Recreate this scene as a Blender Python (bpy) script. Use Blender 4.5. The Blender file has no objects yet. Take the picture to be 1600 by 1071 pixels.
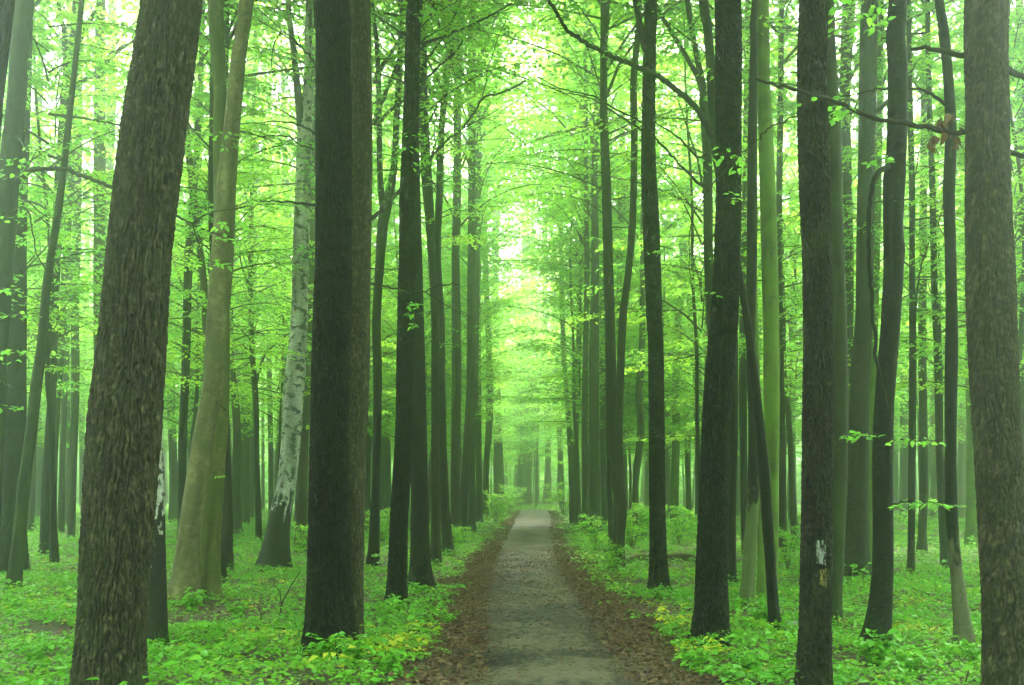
import bpy, math, random
import numpy as np

rnd = random.Random(7)
rng = np.random.default_rng(7)
R = math.radians
scene = bpy.context.scene
C = scene.collection

# ------------------------------------------------------------------ camera
F, HZ, H = 1555.0, 760.0, 1.6            # focal length and horizon in photo pixels, eye height
cd = bpy.data.cameras.new('camera')
cam = bpy.data.objects.new('camera', cd)
C.objects.link(cam)
cam.location = (0, 0, H)
cam.rotation_euler = (R(90), 0, 0)
cd.sensor_width = 36.0
cd.lens = 36.0 * F / 1600.0
cd.shift_y = (HZ - 535.5) / 1600.0
cd.clip_start, cd.clip_end = 0.05, 1000
scene.camera = cam

# ------------------------------------------------------------------ sky, sun, exposure
SUN_EL, SUN_AZ = R(56), R(3)             # ahead of the camera, a little to the right
w = bpy.data.worlds.new('World')
scene.world = w
w.use_nodes = True
nt = w.node_tree
nt.nodes.clear()
sky = nt.nodes.new('ShaderNodeTexSky')
sky.sky_type = 'NISHITA'
sky.sun_disc = False
sky.sun_elevation, sky.sun_rotation = SUN_EL, SUN_AZ
sky.air_density, sky.dust_density, sky.ozone_density = 1.0, 6.0, 0.6
hs = nt.nodes.new('ShaderNodeHueSaturation')      # overcast: a nearly white sky
hs.inputs['Saturation'].default_value = 0.55
bg = nt.nodes.new('ShaderNodeBackground')
bg.inputs['Strength'].default_value = 0.15
wo = nt.nodes.new('ShaderNodeOutputWorld')
nt.links.new(sky.outputs[0], hs.inputs['Color'])
nt.links.new(hs.outputs[0], bg.inputs['Color'])
nt.links.new(bg.outputs[0], wo.inputs['Surface'])
sl = bpy.data.lights.new('sun', 'SUN')
sl.energy, sl.angle, sl.color = 1.5, R(35), (1.0, 0.97, 0.92)
so = bpy.data.objects.new('sun', sl)
C.objects.link(so)
so.location = (0, 0, 60)
so.rotation_euler = (SUN_EL - R(90), 0, -SUN_AZ)
vs = scene.view_settings
vs.view_transform, vs.look = 'Standard', 'None'
vs.gamma, vs.exposure = 1.0, 3.52
vs.use_curve_mapping = False
cy = scene.cycles
cy.max_bounces, cy.diffuse_bounces, cy.glossy_bounces = 6, 4, 1
cy.transmission_bounces, cy.volume_bounces, cy.transparent_max_bounces = 2, 2, 4
cy.caustics_reflective = cy.caustics_refractive = False
cy.sample_clamp_indirect = 0.8
cy.sample_clamp_direct = 0.8
try:
    cy.use_denoising = True
    cy.denoiser = 'OPENIMAGEDENOISE'
    cy.denoising_prefilter = 'NONE'
except Exception:
    pass

# ------------------------------------------------------------------ helpers
def P(x, y, d):
    """photo pixel at distance d -> a point of the place"""
    return np.array(((x - 800.0) / F * d, d, H + (HZ - y) / F * d))

def hash01(a, b, c=0):
    v = np.sin(a * 127.1 + b * 311.7 + c * 74.7) * 43758.5453
    return v - np.floor(v)

def vnoise(x, y, s=0):
    """smooth value noise, 0..1"""
    xi, yi = np.floor(x), np.floor(y)
    u, v = x - xi, y - yi
    u, v = u * u * (3 - 2 * u), v * v * (3 - 2 * v)
    a, b = hash01(xi, yi, s), hash01(xi + 1, yi, s)
    c, d = hash01(xi, yi + 1, s), hash01(xi + 1, yi + 1, s)
    return (a * (1 - u) + b * u) * (1 - v) + (c * (1 - u) + d * u) * v

def fbm(x, y, s=0, o=3):
    t, amp, n = 0, 0.5, 0
    for i in range(o):
        t = t + amp * vnoise(x * 2 ** i, y * 2 ** i, s + i)
        n += amp
        amp *= 0.5
    return t / n

class MB:
    """collects quads and triangles; build() links them as one mesh object"""
    def __init__(self):
        self.v, self.q, self.t, self.qm, self.tm, self.n = [], [], [], [], [], 0
        self.tint, self.bco = [], []
    def add(self, v, q=None, t=None, m=0, tint=0.5, bco=None):
        v = np.asarray(v, float).reshape(-1, 3)
        if q is not None and len(q):
            self.q.append(np.asarray(q, np.int64).reshape(-1, 4) + self.n)
            self.qm.append(np.full(len(self.q[-1]), m))
        if t is not None and len(t):
            self.t.append(np.asarray(t, np.int64).reshape(-1, 3) + self.n)
            self.tm.append(np.full(len(self.t[-1]), m))
        self.v.append(v)
        self.tint.append(np.broadcast_to(np.asarray(tint, float), (len(v),)))
        self.bco.append(v if bco is None else bco)
        self.n += len(v)
    def mesh(self, name, mats, smooth=True):
        me = bpy.data.meshes.new(name)
        V = np.concatenate(self.v)
        q = np.concatenate(self.q) if self.q else np.zeros((0, 4), np.int64)
        t = np.concatenate(self.t) if self.t else np.zeros((0, 3), np.int64)
        nq, ntr = len(q), len(t)
        me.vertices.add(len(V))
        me.vertices.foreach_set('co', V.astype(np.float32).ravel())
        loops = np.concatenate((q.ravel(), t.ravel())).astype(np.int32)
        me.loops.add(len(loops))
        me.loops.foreach_set('vertex_index', loops)
        me.polygons.add(nq + ntr)
        st = np.concatenate((np.arange(nq) * 4, nq * 4 + np.arange(ntr) * 3)).astype(np.int32)
        me.polygons.foreach_set('loop_start', st)
        mi = np.concatenate([np.concatenate(self.qm) if self.qm else np.zeros(0), np.concatenate(self.tm) if self.tm else np.zeros(0)]).astype(np.int32)
        me.polygons.foreach_set('material_index', mi)
        me.polygons.foreach_set('use_smooth', np.full(nq + ntr, smooth))
        a = me.attributes.new('tint', 'FLOAT', 'POINT')
        a.data.foreach_set('value', np.concatenate(self.tint).astype(np.float32))
        b = me.attributes.new('barkco', 'FLOAT_VECTOR', 'POINT')
        b.data.foreach_set('vector', np.concatenate(self.bco).astype(np.float32).ravel())
        for m in (mats if isinstance(mats, (list, tuple)) else [mats]):
            me.materials.append(m)
        me.update(calc_edges=True)
        me.validate()
        return me
    def build(self, name, mats, parent=None, smooth=True):
        o = bpy.data.objects.new(name, self.mesh(name, mats, smooth))
        C.objects.link(o)
        if parent is not None:
            o.parent = parent
        return o

def tag(o, label=None, cat=None, group=None, kind=None):
    for k, v in (('label', label), ('category', cat), ('group', group), ('kind', kind)):
        if v:
            o[k] = v
    return o

def empty(name, loc, label, cat, group=None):
    o = bpy.data.objects.new(name, None)
    C.objects.link(o)
    o.location = loc
    o.empty_display_size = 0.2
    return tag(o, label, cat, group)

def link(name, me, parent=None, loc=(0, 0, 0), rz=0.0, sc=1.0):
    o = bpy.data.objects.new(name, me)
    C.objects.link(o)
    o.parent = parent
    o.location = loc
    o.rotation_euler = (0, 0, rz)
    o.scale = (sc, sc, sc) if np.isscalar(sc) else sc
    return o

def smooth_path(p, step):
    """Catmull-Rom through rows of p (any columns), about STEP apart in the first three"""
    p = np.asarray(p, float)
    e = np.vstack((2 * p[0] - p[1], p, 2 * p[-1] - p[-2]))
    out = []
    for i in range(1, len(e) - 2):
        n = max(1, int(math.ceil(np.linalg.norm(e[i + 1, :3] - e[i, :3]) / step)))
        t = np.linspace(0, 1, n, endpoint=False)[:, None]
        a, b, c, d = e[i - 1], e[i], e[i + 1], e[i + 2]
        out.append(0.5 * (2 * b + (c - a) * t + (2 * a - 5 * b + 4 * c - d) * t ** 2 + (3 * b - a - 3 * c + d) * t ** 3))
    out.append(p[-1:])
    return np.concatenate(out)

def norm(v):
    return v / np.maximum(np.linalg.norm(v, axis=-1, keepdims=True), 1e-9)

def tube(mb, pts, rad, sides=6, m=0, tint=0.5, radfun=None, capped=True, r0=None):
    pts = np.asarray(pts, float)
    rad = np.broadcast_to(np.asarray(rad, float), (len(pts),))
    n = len(pts)
    tan = norm(np.gradient(pts, axis=0))
    ref = np.array((1.0, 0, 0)) if abs(tan[:, 2]).mean() > 0.6 else np.array((0, 0, 1.0))
    b = norm(np.cross(tan, ref))
    a = norm(np.cross(b, tan))
    th = np.arange(sides) / sides * 2 * math.pi
    if radfun is not None and sides > 60:            # finer round the side one can see
        nf = int(sides * 0.78)
        th = np.concatenate((np.linspace(math.pi - 0.3, 2 * math.pi + 0.3, nf, endpoint=False), np.linspace(0.3, math.pi - 0.3, sides - nf, endpoint=False) + 2 * math.pi))
    ln = np.concatenate(((0,), np.cumsum(np.linalg.norm(np.diff(pts, axis=0), axis=1))))
    rr = np.repeat(rad[:, None], sides, 1)
    if radfun is not None:
        rr = radfun(rr, th[None, :], ln[:, None])
        if isinstance(rr, tuple):
            rr, tint = rr
            tint = tint.ravel()
    c, s = np.cos(th), np.sin(th)
    V = pts[:, None, :] + rr[:, :, None] * (a[:, None, :] * c[None, :, None] + b[:, None, :] * s[None, :, None])
    R0 = r0 or float(rad.mean())
    bc = np.empty_like(V)
    bc[..., 0], bc[..., 1], bc[..., 2] = c * R0, s * R0, ln[:, None]
    i = np.arange(n - 1)[:, None] * sides
    j = np.arange(sides)[None, :]
    j2 = (j + 1) % sides
    q = np.stack((i + j, i + sides + j, i + sides + j2, i + j2), -1).reshape(-1, 4)
    V, bc = V.reshape(-1, 3), bc.reshape(-1, 3)
    tri = None
    if capped:
        if np.ndim(tint):
            tint = np.append(tint, 0.5)
        V = np.vstack((V, pts[-1]))
        bc = np.vstack((bc, bc[-1]))
        k = (n - 1) * sides
        tri = np.stack((k + np.arange(sides), np.full(sides, n * sides), k + (np.arange(sides) + 1) % sides), -1)
    mb.add(V, q, tri, m, tint, bc)

# ------------------------------------------------------------------ materials
def new_mat(name):
    m = bpy.data.materials.new(name)
    m.use_nodes = True
    t = m.node_tree
    t.nodes.clear()
    o = t.nodes.new('ShaderNodeOutputMaterial')
    return m, t, o

def N(t, typ, **kw):
    n = t.nodes.new(typ)
    for k, v in kw.items():
        if k in n.inputs:
            n.inputs[k].default_value = v
        else:
            setattr(n, k, v)
    return n

def ramp(t, fac, stops):
    r = t.nodes.new('ShaderNodeValToRGB')
    e = r.color_ramp.elements
    e[0].position, e[0].color = stops[0][0], (*stops[0][1], 1)
    e[1].position, e[1].color = stops[-1][0], (*stops[-1][1], 1)
    for p, c in stops[1:-1]:
        x = e.new(p)
        x.color = (*c, 1)
    t.links.new(fac, r.inputs[0])
    return r.outputs[0]

def mixc(t, fac, a, b):
    m = t.nodes.new('ShaderNodeMix')
    m.data_type = 'RGBA'
    for k, v in ((0, fac), (6, a), (7, b)):
        if isinstance(v, (tuple, list)):
            m.inputs[k].default_value = (*v, 1)
        elif isinstance(v, (int, float)):
            m.inputs[k].default_value = v
        else:
            t.links.new(v, m.inputs[k])
    return m.outputs[2]

BARK_K = {'white': 0.62, 'wet': 0.2, 'grey': 0.6, 'mossy': 0.75, 'twig': 0.4, 'tan': 0.4, 'dim': 0.4, 'olive': 0.55, 'log': 1.0, 'oak': 0.45, 'dark': 0.13}
def bark_mat(name, dark, mid, light, stretch=0.28, scale=26.0, bump=0.6, dist=0.02, algae=None, algae_amt=0.0, rough=0.8, spots=None, smoothbark=False, foot=None, blotch=None):
    k_ = BARK_K.get(name.split('_')[0], 0.2)
    dark, mid, light = ([c * k_ for c in v] for v in (dark, mid, light))
    m, t, o = new_mat(name)
    at = N(t, 'ShaderNodeAttribute', attribute_name='barkco')
    oi = N(t, 'ShaderNodeObjectInfo')
    off = N(t, 'ShaderNodeVectorMath', operation='SCALE', Scale=37.0)
    cx = N(t, 'ShaderNodeCombineXYZ')
    for k in range(3):
        t.links.new(oi.outputs['Random'], cx.inputs[k])
    t.links.new(cx.outputs[0], off.inputs[0])
    add = N(t, 'ShaderNodeVectorMath', operation='ADD')
    t.links.new(at.outputs['Vector'], add.inputs[0])
    t.links.new(off.outputs[0], add.inputs[1])
    mp = N(t, 'ShaderNodeMapping')
    mp.inputs['Scale'].default_value = (1, 1, stretch)
    t.links.new(add.outputs[0], mp.inputs[0])
    n1 = N(t, 'ShaderNodeTexNoise', Scale=scale * 0.9, Detail=5.0, Roughness=0.65)
    t.links.new(mp.outputs[0], n1.inputs['Vector'])
    n2 = N(t, 'ShaderNodeTexNoise', Scale=3.0, Detail=4.0)
    t.links.new(add.outputs[0], n2.inputs['Vector'])
    n3 = N(t, 'ShaderNodeTexNoise', Scale=scale * 4, Detail=3.0)
    t.links.new(mp.outputs[0], n3.inputs['Vector'])
    col = ramp(t, n1.outputs[0], [(0.3, dark), (0.5, mid), (0.72, light)])
    fine = ramp(t, n3.outputs[0], [(0.3, (0.75, 0.75, 0.75)), (0.7, (1.2, 1.2, 1.2))])
    mul = N(t, 'ShaderNodeMix', data_type='RGBA', blend_type='MULTIPLY')
    mul.inputs[0].default_value = 1.0
    t.links.new(col, mul.inputs[6])
    t.links.new(fine, mul.inputs[7])
    col = mul.outputs[2]
    ta = N(t, 'ShaderNodeAttribute', attribute_name='tint')
    tm = N(t, 'ShaderNodeMath', operation='MULTIPLY_ADD')
    tm.inputs[1].default_value, tm.inputs[2].default_value = 1.5, 0.25
    t.links.new(ta.outputs['Fac'], tm.inputs[0])
    ml = N(t, 'ShaderNodeVectorMath', operation='SCALE')
    t.links.new(col, ml.inputs[0])
    t.links.new(tm.outputs[0], ml.inputs['Scale'])
    col = ml.outputs[0]
    if algae:
        fa = N(t, 'ShaderNodeMapRange')
        fa.inputs['From Min'].default_value, fa.inputs['From Max'].default_value = 0.62 - 0.4 * algae_amt, 0.75 - 0.2 * algae_amt
        t.links.new(n2.outputs[0], fa.inputs[0])
        col = mixc(t, fa.outputs[0], col, algae)
    if blotch:
        nb = N(t, 'ShaderNodeTexNoise', Scale=blotch[1], Detail=3.0, Roughness=0.6)
        mb_ = N(t, 'ShaderNodeMapping')
        mb_.inputs['Scale'].default_value = (1, 1, blotch[2])
        t.links.new(add.outputs[0], mb_.inputs[0])
        t.links.new(mb_.outputs[0], nb.inputs['Vector'])
        fb = N(t, 'ShaderNodeMapRange')
        fb.inputs['From Min'].default_value, fb.inputs['From Max'].default_value = blotch[3], blotch[3] + 0.05
        t.links.new(nb.outputs[0], fb.inputs[0])
        col = mixc(t, fb.outputs[0], col, blotch[0])
    if spots:
        vo = N(t, 'ShaderNodeTexVoronoi', Scale=spots[1])
        t.links.new(add.outputs[0], vo.inputs['Vector'])
        fs = N(t, 'ShaderNodeMapRange')
        fs.inputs['From Min'].default_value, fs.inputs['From Max'].default_value = spots[2] + 0.08, spots[2]
        t.links.new(vo.outputs['Distance'], fs.inputs[0])
        fm = N(t, 'ShaderNodeMath', operation='MULTIPLY')
        gate = N(t, 'ShaderNodeMapRange')
        gate.inputs['From Min'].default_value, gate.inputs['From Max'].default_value = 0.48, 0.6
        t.links.new(n2.outputs[0], gate.inputs[0])
        t.links.new(fs.outputs[0], fm.inputs[0])
        t.links.new(gate.outputs[0], fm.inputs[1])
        col = mixc(t, fm.outputs[0], col, spots[0])
    if foot:                                     # foot of another colour up to a ragged line: (colour, lighter colour, height, raggedness)
        sx = N(t, 'ShaderNodeSeparateXYZ')
        t.links.new(at.outputs['Vector'], sx.inputs[0])
        mf = N(t, 'ShaderNodeMapping')
        mf.inputs['Scale'].default_value = (1, 1, 0.3)
        t.links.new(add.outputs[0], mf.inputs[0])
        nf = N(t, 'ShaderNodeTexNoise', Scale=16.0, Detail=4.0)
        t.links.new(mf.outputs[0], nf.inputs['Vector'])
        zz = N(t, 'ShaderNodeMath', operation='MULTIPLY_ADD')
        zz.inputs[1].default_value = foot[3]
        t.links.new(nf.outputs[0], zz.inputs[0])
        t.links.new(sx.outputs['Z'], zz.inputs[2])
        ff = N(t, 'ShaderNodeMapRange')
        ff.inputs['From Min'].default_value, ff.inputs['From Max'].default_value = foot[2] + foot[3] * 0.5 + 0.06, foot[2] + foot[3] * 0.5 - 0.06
        t.links.new(zz.outputs[0], ff.inputs[0])
        fc = ramp(t, n3.outputs[0], [(0.35, foot[0]), (0.7, foot[1])])
        col = mixc(t, ff.outputs[0], col, fc)
    bs = N(t, 'ShaderNodeBsdfPrincipled', Roughness=rough)
    bs.inputs['Specular IOR Level'].default_value = 0.25
    t.links.new(col, bs.inputs['Base Color'])
    bp = N(t, 'ShaderNodeBump', Strength=bump, Distance=dist)
    if smoothbark:
        wv = N(t, 'ShaderNodeTexNoise', Scale=9.0, Detail=5.0)
        mw = N(t, 'ShaderNodeMapping')
        mw.inputs['Scale'].default_value = (1, 1, 4.0)
        t.links.new(add.outputs[0], mw.inputs[0])
        t.links.new(mw.outputs[0], wv.inputs['Vector'])
        t.links.new(wv.outputs[0], bp.inputs['Height'])
    else:
        vr = N(t, 'ShaderNodeTexVoronoi', feature='DISTANCE_TO_EDGE', Scale=scale)
        wn = N(t, 'ShaderNodeTexNoise', Scale=scale * 0.5, Detail=2.0)
        t.links.new(mp.outputs[0], wn.inputs['Vector'])
        wa = N(t, 'ShaderNodeVectorMath', operation='MULTIPLY_ADD')
        wa.inputs[1].default_value = (0.05, 0.05, 0.05)
        t.links.new(wn.outputs['Color'], wa.inputs[0])
        t.links.new(mp.outputs[0], wa.inputs[2])
        t.links.new(wa.outputs[0], vr.inputs['Vector'])
        mr = N(t, 'ShaderNodeMapRange')
        mr.inputs['From Max'].default_value = 0.22
        t.links.new(vr.outputs['Distance'], mr.inputs[0])
        ad = N(t, 'ShaderNodeMath', operation='MULTIPLY_ADD')
        ad.inputs[1].default_value = 0.6
        t.links.new(n3.outputs[0], ad.inputs[0])
        t.links.new(mr.outputs[0], ad.inputs[2])
        t.links.new(ad.outputs[0], bp.inputs['Height'])
    t.links.new(bp.outputs[0], bs.inputs['Normal'])
    t.links.new(bs.outputs[0], o.inputs['Surface'])
    return m

BARK = {
    'oak': bark_mat('oak_bark', (0.035, 0.026, 0.015), (0.085, 0.066, 0.038), (0.16, 0.13, 0.078), algae=(0.035, 0.04, 0.018), algae_amt=0.12, bump=0.6, dist=0.006),
    'dark': bark_mat('dark_furrowed_bark', (0.018, 0.013, 0.009), (0.045, 0.034, 0.023), (0.11, 0.085, 0.055), scale=34, bump=0.9, algae=(0.012, 0.014, 0.006), algae_amt=0.1),
    'brown': bark_mat('brown_bark', (0.035, 0.028, 0.018), (0.085, 0.067, 0.042), (0.15, 0.12, 0.08), scale=30, bump=0.8, algae=(0.024, 0.027, 0.012), algae_amt=0.2),
    'tan': bark_mat('tan_bark', (0.05, 0.042, 0.022), (0.13, 0.105, 0.055), (0.2, 0.165, 0.09), scale=36, bump=0.6, blotch=((0.04, 0.033, 0.02), 9.0, 1.6, 0.6)),
    'beech': bark_mat('grey_green_smooth_bark', (0.085, 0.07, 0.03), (0.185, 0.155, 0.07), (0.29, 0.25, 0.125), stretch=1.2, scale=14, bump=0.5, dist=0.012, algae=(0.07, 0.072, 0.03), algae_amt=0.35, smoothbark=True, blotch=((0.045, 0.04, 0.025), 6.0, 2.2, 0.68)),
    'mossy': bark_mat('dim_mossy_bark', (0.022, 0.024, 0.01), (0.048, 0.052, 0.02), (0.085, 0.085, 0.038), stretch=1.0, scale=16, bump=0.6, dist=0.014, algae=(0.026, 0.036, 0.01), algae_amt=0.5, smoothbark=True, blotch=((0.016, 0.014, 0.009), 7.0, 2.0, 0.62)),
    'olive': bark_mat('olive_smooth_bark', (0.075, 0.075, 0.02), (0.14, 0.14, 0.04), (0.22, 0.21, 0.075), stretch=1.2, scale=14, bump=0.6, dist=0.012, algae=(0.06, 0.075, 0.016), algae_amt=0.45, smoothbark=True, blotch=((0.035, 0.035, 0.015), 8.0, 2.6, 0.64)),
    'log': bark_mat('log_brown_bark', (0.035, 0.022, 0.012), (0.09, 0.058, 0.033), (0.15, 0.1, 0.06), scale=30, bump=0.8),
    'green': bark_mat('mossy_green_bark', (0.05, 0.075, 0.015), (0.085, 0.125, 0.02), (0.13, 0.17, 0.035), stretch=1.0, scale=16, bump=0.4, dist=0.01, algae=(0.09, 0.15, 0.018), algae_amt=0.6, smoothbark=True),
    'black': bark_mat('wet_black_bark', (0.012, 0.011, 0.008), (0.024, 0.021, 0.014), (0.05, 0.043, 0.028), stretch=0.6, scale=18, bump=0.9, dist=0.015, rough=0.85, smoothbark=True, spots=((0.05, 0.06, 0.03), 30.0, 0.17)),
    'birch': bark_mat('white_birch_bark', (0.34, 0.33, 0.27), (0.5, 0.49, 0.42), (0.62, 0.6, 0.54), stretch=3.0, scale=8, bump=0.5, dist=0.01, smoothbark=True, blotch=((0.03, 0.028, 0.022), 5.5, 1.5, 0.53), foot=((0.008, 0.007, 0.006), (0.03, 0.027, 0.022), 1.7, 4.2)),
    'blackgreen': bark_mat('wet_black_bark_with_green_foot', (0.012, 0.011, 0.008), (0.024, 0.021, 0.014), (0.05, 0.043, 0.028), stretch=0.6, scale=18, bump=0.9, dist=0.015, rough=0.85, smoothbark=True, foot=((0.05, 0.065, 0.02), (0.1, 0.12, 0.045), 1.6, 2.2)),
    'blackgrey': bark_mat('wet_black_bark_with_grey_foot', (0.012, 0.011, 0.008), (0.024, 0.021, 0.014), (0.05, 0.043, 0.028), stretch=0.6, scale=18, bump=0.9, dist=0.015, rough=0.85, smoothbark=True, foot=((0.06, 0.058, 0.032), (0.11, 0.1, 0.06), 1.25, 1.4)),
}
TWIG = bark_mat('twig_bark', (0.03, 0.026, 0.018), (0.06, 0.05, 0.034), (0.1, 0.085, 0.06), bump=0.2, dist=0.003)

def leaf_mat(name, c0, c1, c2, trans, tmix=0.5, rough=0.5):
    m, t, o = new_mat(name)
    at = N(t, 'ShaderNodeAttribute', attribute_name='tint')
    col = ramp(t, at.outputs['Fac'], [(0.0, c0), (0.5, c1), (1.0, c2)])
    d = N(t, 'ShaderNodeBsdfPrincipled', Roughness=rough)
    d.inputs['Specular IOR Level'].default_value = 0.3
    t.links.new(col, d.inputs['Base Color'])
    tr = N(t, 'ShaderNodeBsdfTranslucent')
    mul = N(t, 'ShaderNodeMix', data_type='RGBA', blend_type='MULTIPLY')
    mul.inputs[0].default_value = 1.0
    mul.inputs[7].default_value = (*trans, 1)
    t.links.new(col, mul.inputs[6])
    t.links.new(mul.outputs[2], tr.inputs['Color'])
    mx = N(t, 'ShaderNodeMixShader')
    mx.inputs[0].default_value = tmix
    t.links.new(d.outputs[0], mx.inputs[1])
    t.links.new(tr.outputs[0], mx.inputs[2])
    t.links.new(mx.outputs[0], o.inputs['Surface'])
    return m

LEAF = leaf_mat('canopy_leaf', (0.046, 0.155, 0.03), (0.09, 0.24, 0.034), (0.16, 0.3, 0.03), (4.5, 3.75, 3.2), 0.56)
HERB = leaf_mat('herb_leaf', (0.065, 0.25, 0.024), (0.14, 0.38, 0.026), (0.46, 0.45, 0.03), (1.4, 1.3, 1.0), 0.35)
DEAD = leaf_mat('dead_leaf', (0.045, 0.028, 0.017), (0.12, 0.066, 0.036), (0.2, 0.13, 0.075), (1.0, 0.8, 0.6), 0.15, 0.7)

def soil_mat(name, stops, scale, bump, dist, stretch=(1, 1, 1)):
    m, t, o = new_mat(name)
    g = N(t, 'ShaderNodeNewGeometry')
    n1 = N(t, 'ShaderNodeTexNoise', Scale=scale, Detail=8.0, Roughness=0.7)
    n2 = N(t, 'ShaderNodeTexNoise', Scale=0.9, Detail=3.0)
    n3 = N(t, 'ShaderNodeTexVoronoi', Scale=scale * 3.2)
    mp = N(t, 'ShaderNodeMapping')
    mp.inputs['Scale'].default_value = stretch
    t.links.new(g.outputs['Position'], mp.inputs[0])
    for n in (n1, n2, n3):
        t.links.new(mp.outputs[0], n.inputs['Vector'])
    ad = N(t, 'ShaderNodeMath', operation='MULTIPLY_ADD')
    ad.inputs[1].default_value = 0.5
    t.links.new(n2.outputs[0], ad.inputs[0])
    hf = N(t, 'ShaderNodeMath', operation='MULTIPLY')
    hf.inputs[1].default_value = 0.55
    t.links.new(n1.outputs[0], hf.inputs[0])
    t.links.new(hf.outputs[0], ad.inputs[2])
    col = ramp(t, ad.outputs[0], stops)
    b = N(t, 'ShaderNodeBsdfPrincipled', Roughness=0.75)
    b.inputs['Specular IOR Level'].default_value = 0.3
    t.links.new(col, b.inputs['Base Color'])
    bp = N(t, 'ShaderNodeBump', Strength=bump, Distance=dist)
    h = N(t, 'ShaderNodeMath', operation='MULTIPLY_ADD')
    h.inputs[1].default_value = 0.4
    t.links.new(n3.outputs['Distance'], h.inputs[0])
    t.links.new(n1.outputs[0], h.inputs[2])
    t.links.new(h.outputs[0], bp.inputs['Height'])
    t.links.new(bp.outputs[0], b.inputs['Normal'])
    t.links.new(b.outputs[0], o.inputs['Surface'])
    return m

SOIL = soil_mat('forest_soil', [(0.35, (0.03, 0.021, 0.013)), (0.52, (0.065, 0.043, 0.026)), (0.7, (0.11, 0.075, 0.046))], 14, 0.8, 0.03)
MUD = soil_mat('path_mud', [(0.43, (0.01, 0.008, 0.006)), (0.5, (0.037, 0.028, 0.02)), (0.59, (0.125, 0.096, 0.066))], 13, 1.0, 0.06, (0.9, 1.05, 1))

# ------------------------------------------------------------------ ground and path
def ground_z(x, y):
    return (fbm(x * 0.35 + 9, y * 0.35 + 3, 5) - 0.5) * 0.16 * np.clip((y - 2) / 6, 0, 1)

PATH = smooth_path([(0.35, -10), (0.36, 0), (0.35, 8), (0.27, 18), (0.5, 30), (0.95, 45), (1.3, 58), (1.1, 64), (-1.5, 70), (-7, 74), (-15, 77)], 0.5)
def path_x(y):
    k = PATH[:, 1] <= 64.5
    return np.interp(y, PATH[k, 1], PATH[k, 0])
def path_half(y):
    return np.interp(y, (0, 8, 20, 35, 52, 64), (0.62, 0.64, 0.74, 0.78, 0.95, 0.95))
def path_dist(x, y):
    """metres from the path's edge, negative on the path"""
    d = np.abs(x - path_x(y)) - path_half(y)
    return np.where(y > 64, 0.6 + (y - 64), d)

def grid_mesh(xs, ys, zf):
    X, Y = np.meshgrid(xs, ys)
    V = np.stack((X, Y, zf(X, Y)), -1).reshape(-1, 3)
    nx, ny = len(xs), len(ys)
    i = (np.arange(ny - 1)[:, None] * nx + np.arange(nx - 1)[None, :])
    q = np.stack((i, i + 1, i + nx + 1, i + nx), -1).reshape(-1, 4)
    return V, q

def spaced(lo, hi, fine_lo, fine_hi, fine, coarse):
    return np.unique(np.concatenate((np.linspace(lo, fine_lo, max(2, int((fine_lo - lo) / coarse))), np.arange(fine_lo, fine_hi, fine), np.linspace(fine_hi, hi, max(2, int((hi - fine_hi) / coarse))))))

mb = MB()
V, q = grid_mesh(spaced(-150, 150, -14, 14, 0.22, 4.0), spaced(-46, 165, 4, 34, 0.22, 3.0), ground_z)
mb.add(V, q)
tag(mb.build('ground', SOIL), kind='structure')

mb = MB()
ts = np.linspace(-1, 1, 41)
rows = smooth_path(PATH, 0.06)
rows = rows[(rows[:, 1] > 4)]
near = rows[:, 1] < 26
rows = np.vstack((rows[near], rows[~near][::6]))
tg = norm(np.gradient(rows, axis=0))
nrm = np.stack((tg[:, 1], -tg[:, 0]), -1)
hw = path_half(rows[:, 1]) + 0.22
X = rows[:, 0:1] + nrm[:, 0:1] * ts * hw[:, None]
Y = rows[:, 1:2] + nrm[:, 1:2] * ts * hw[:, None]
rel = (fbm(X * 2.4, Y * 1.6, 21, 4) - 0.5) * 0.1 + (fbm(X * 11 + Y * 3, Y * 10 - X * 2, 31, 3) - 0.5) * 0.08
Z = ground_z(X, Y) + 0.035 - 0.075 * np.abs(ts)[None, :] ** 3 + rel * (1 - 0.4 * np.abs(ts)[None, :])
V = np.stack((X, Y, Z), -1).reshape(-1, 3)
nx = len(ts)
i = np.arange(len(rows) - 1)[:, None] * nx + np.arange(nx - 1)[None, :]
mb.add(V, np.stack((i, i + 1, i + nx + 1, i + nx), -1).reshape(-1, 4))
tag(mb.build('path', MUD), kind='structure')

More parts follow.
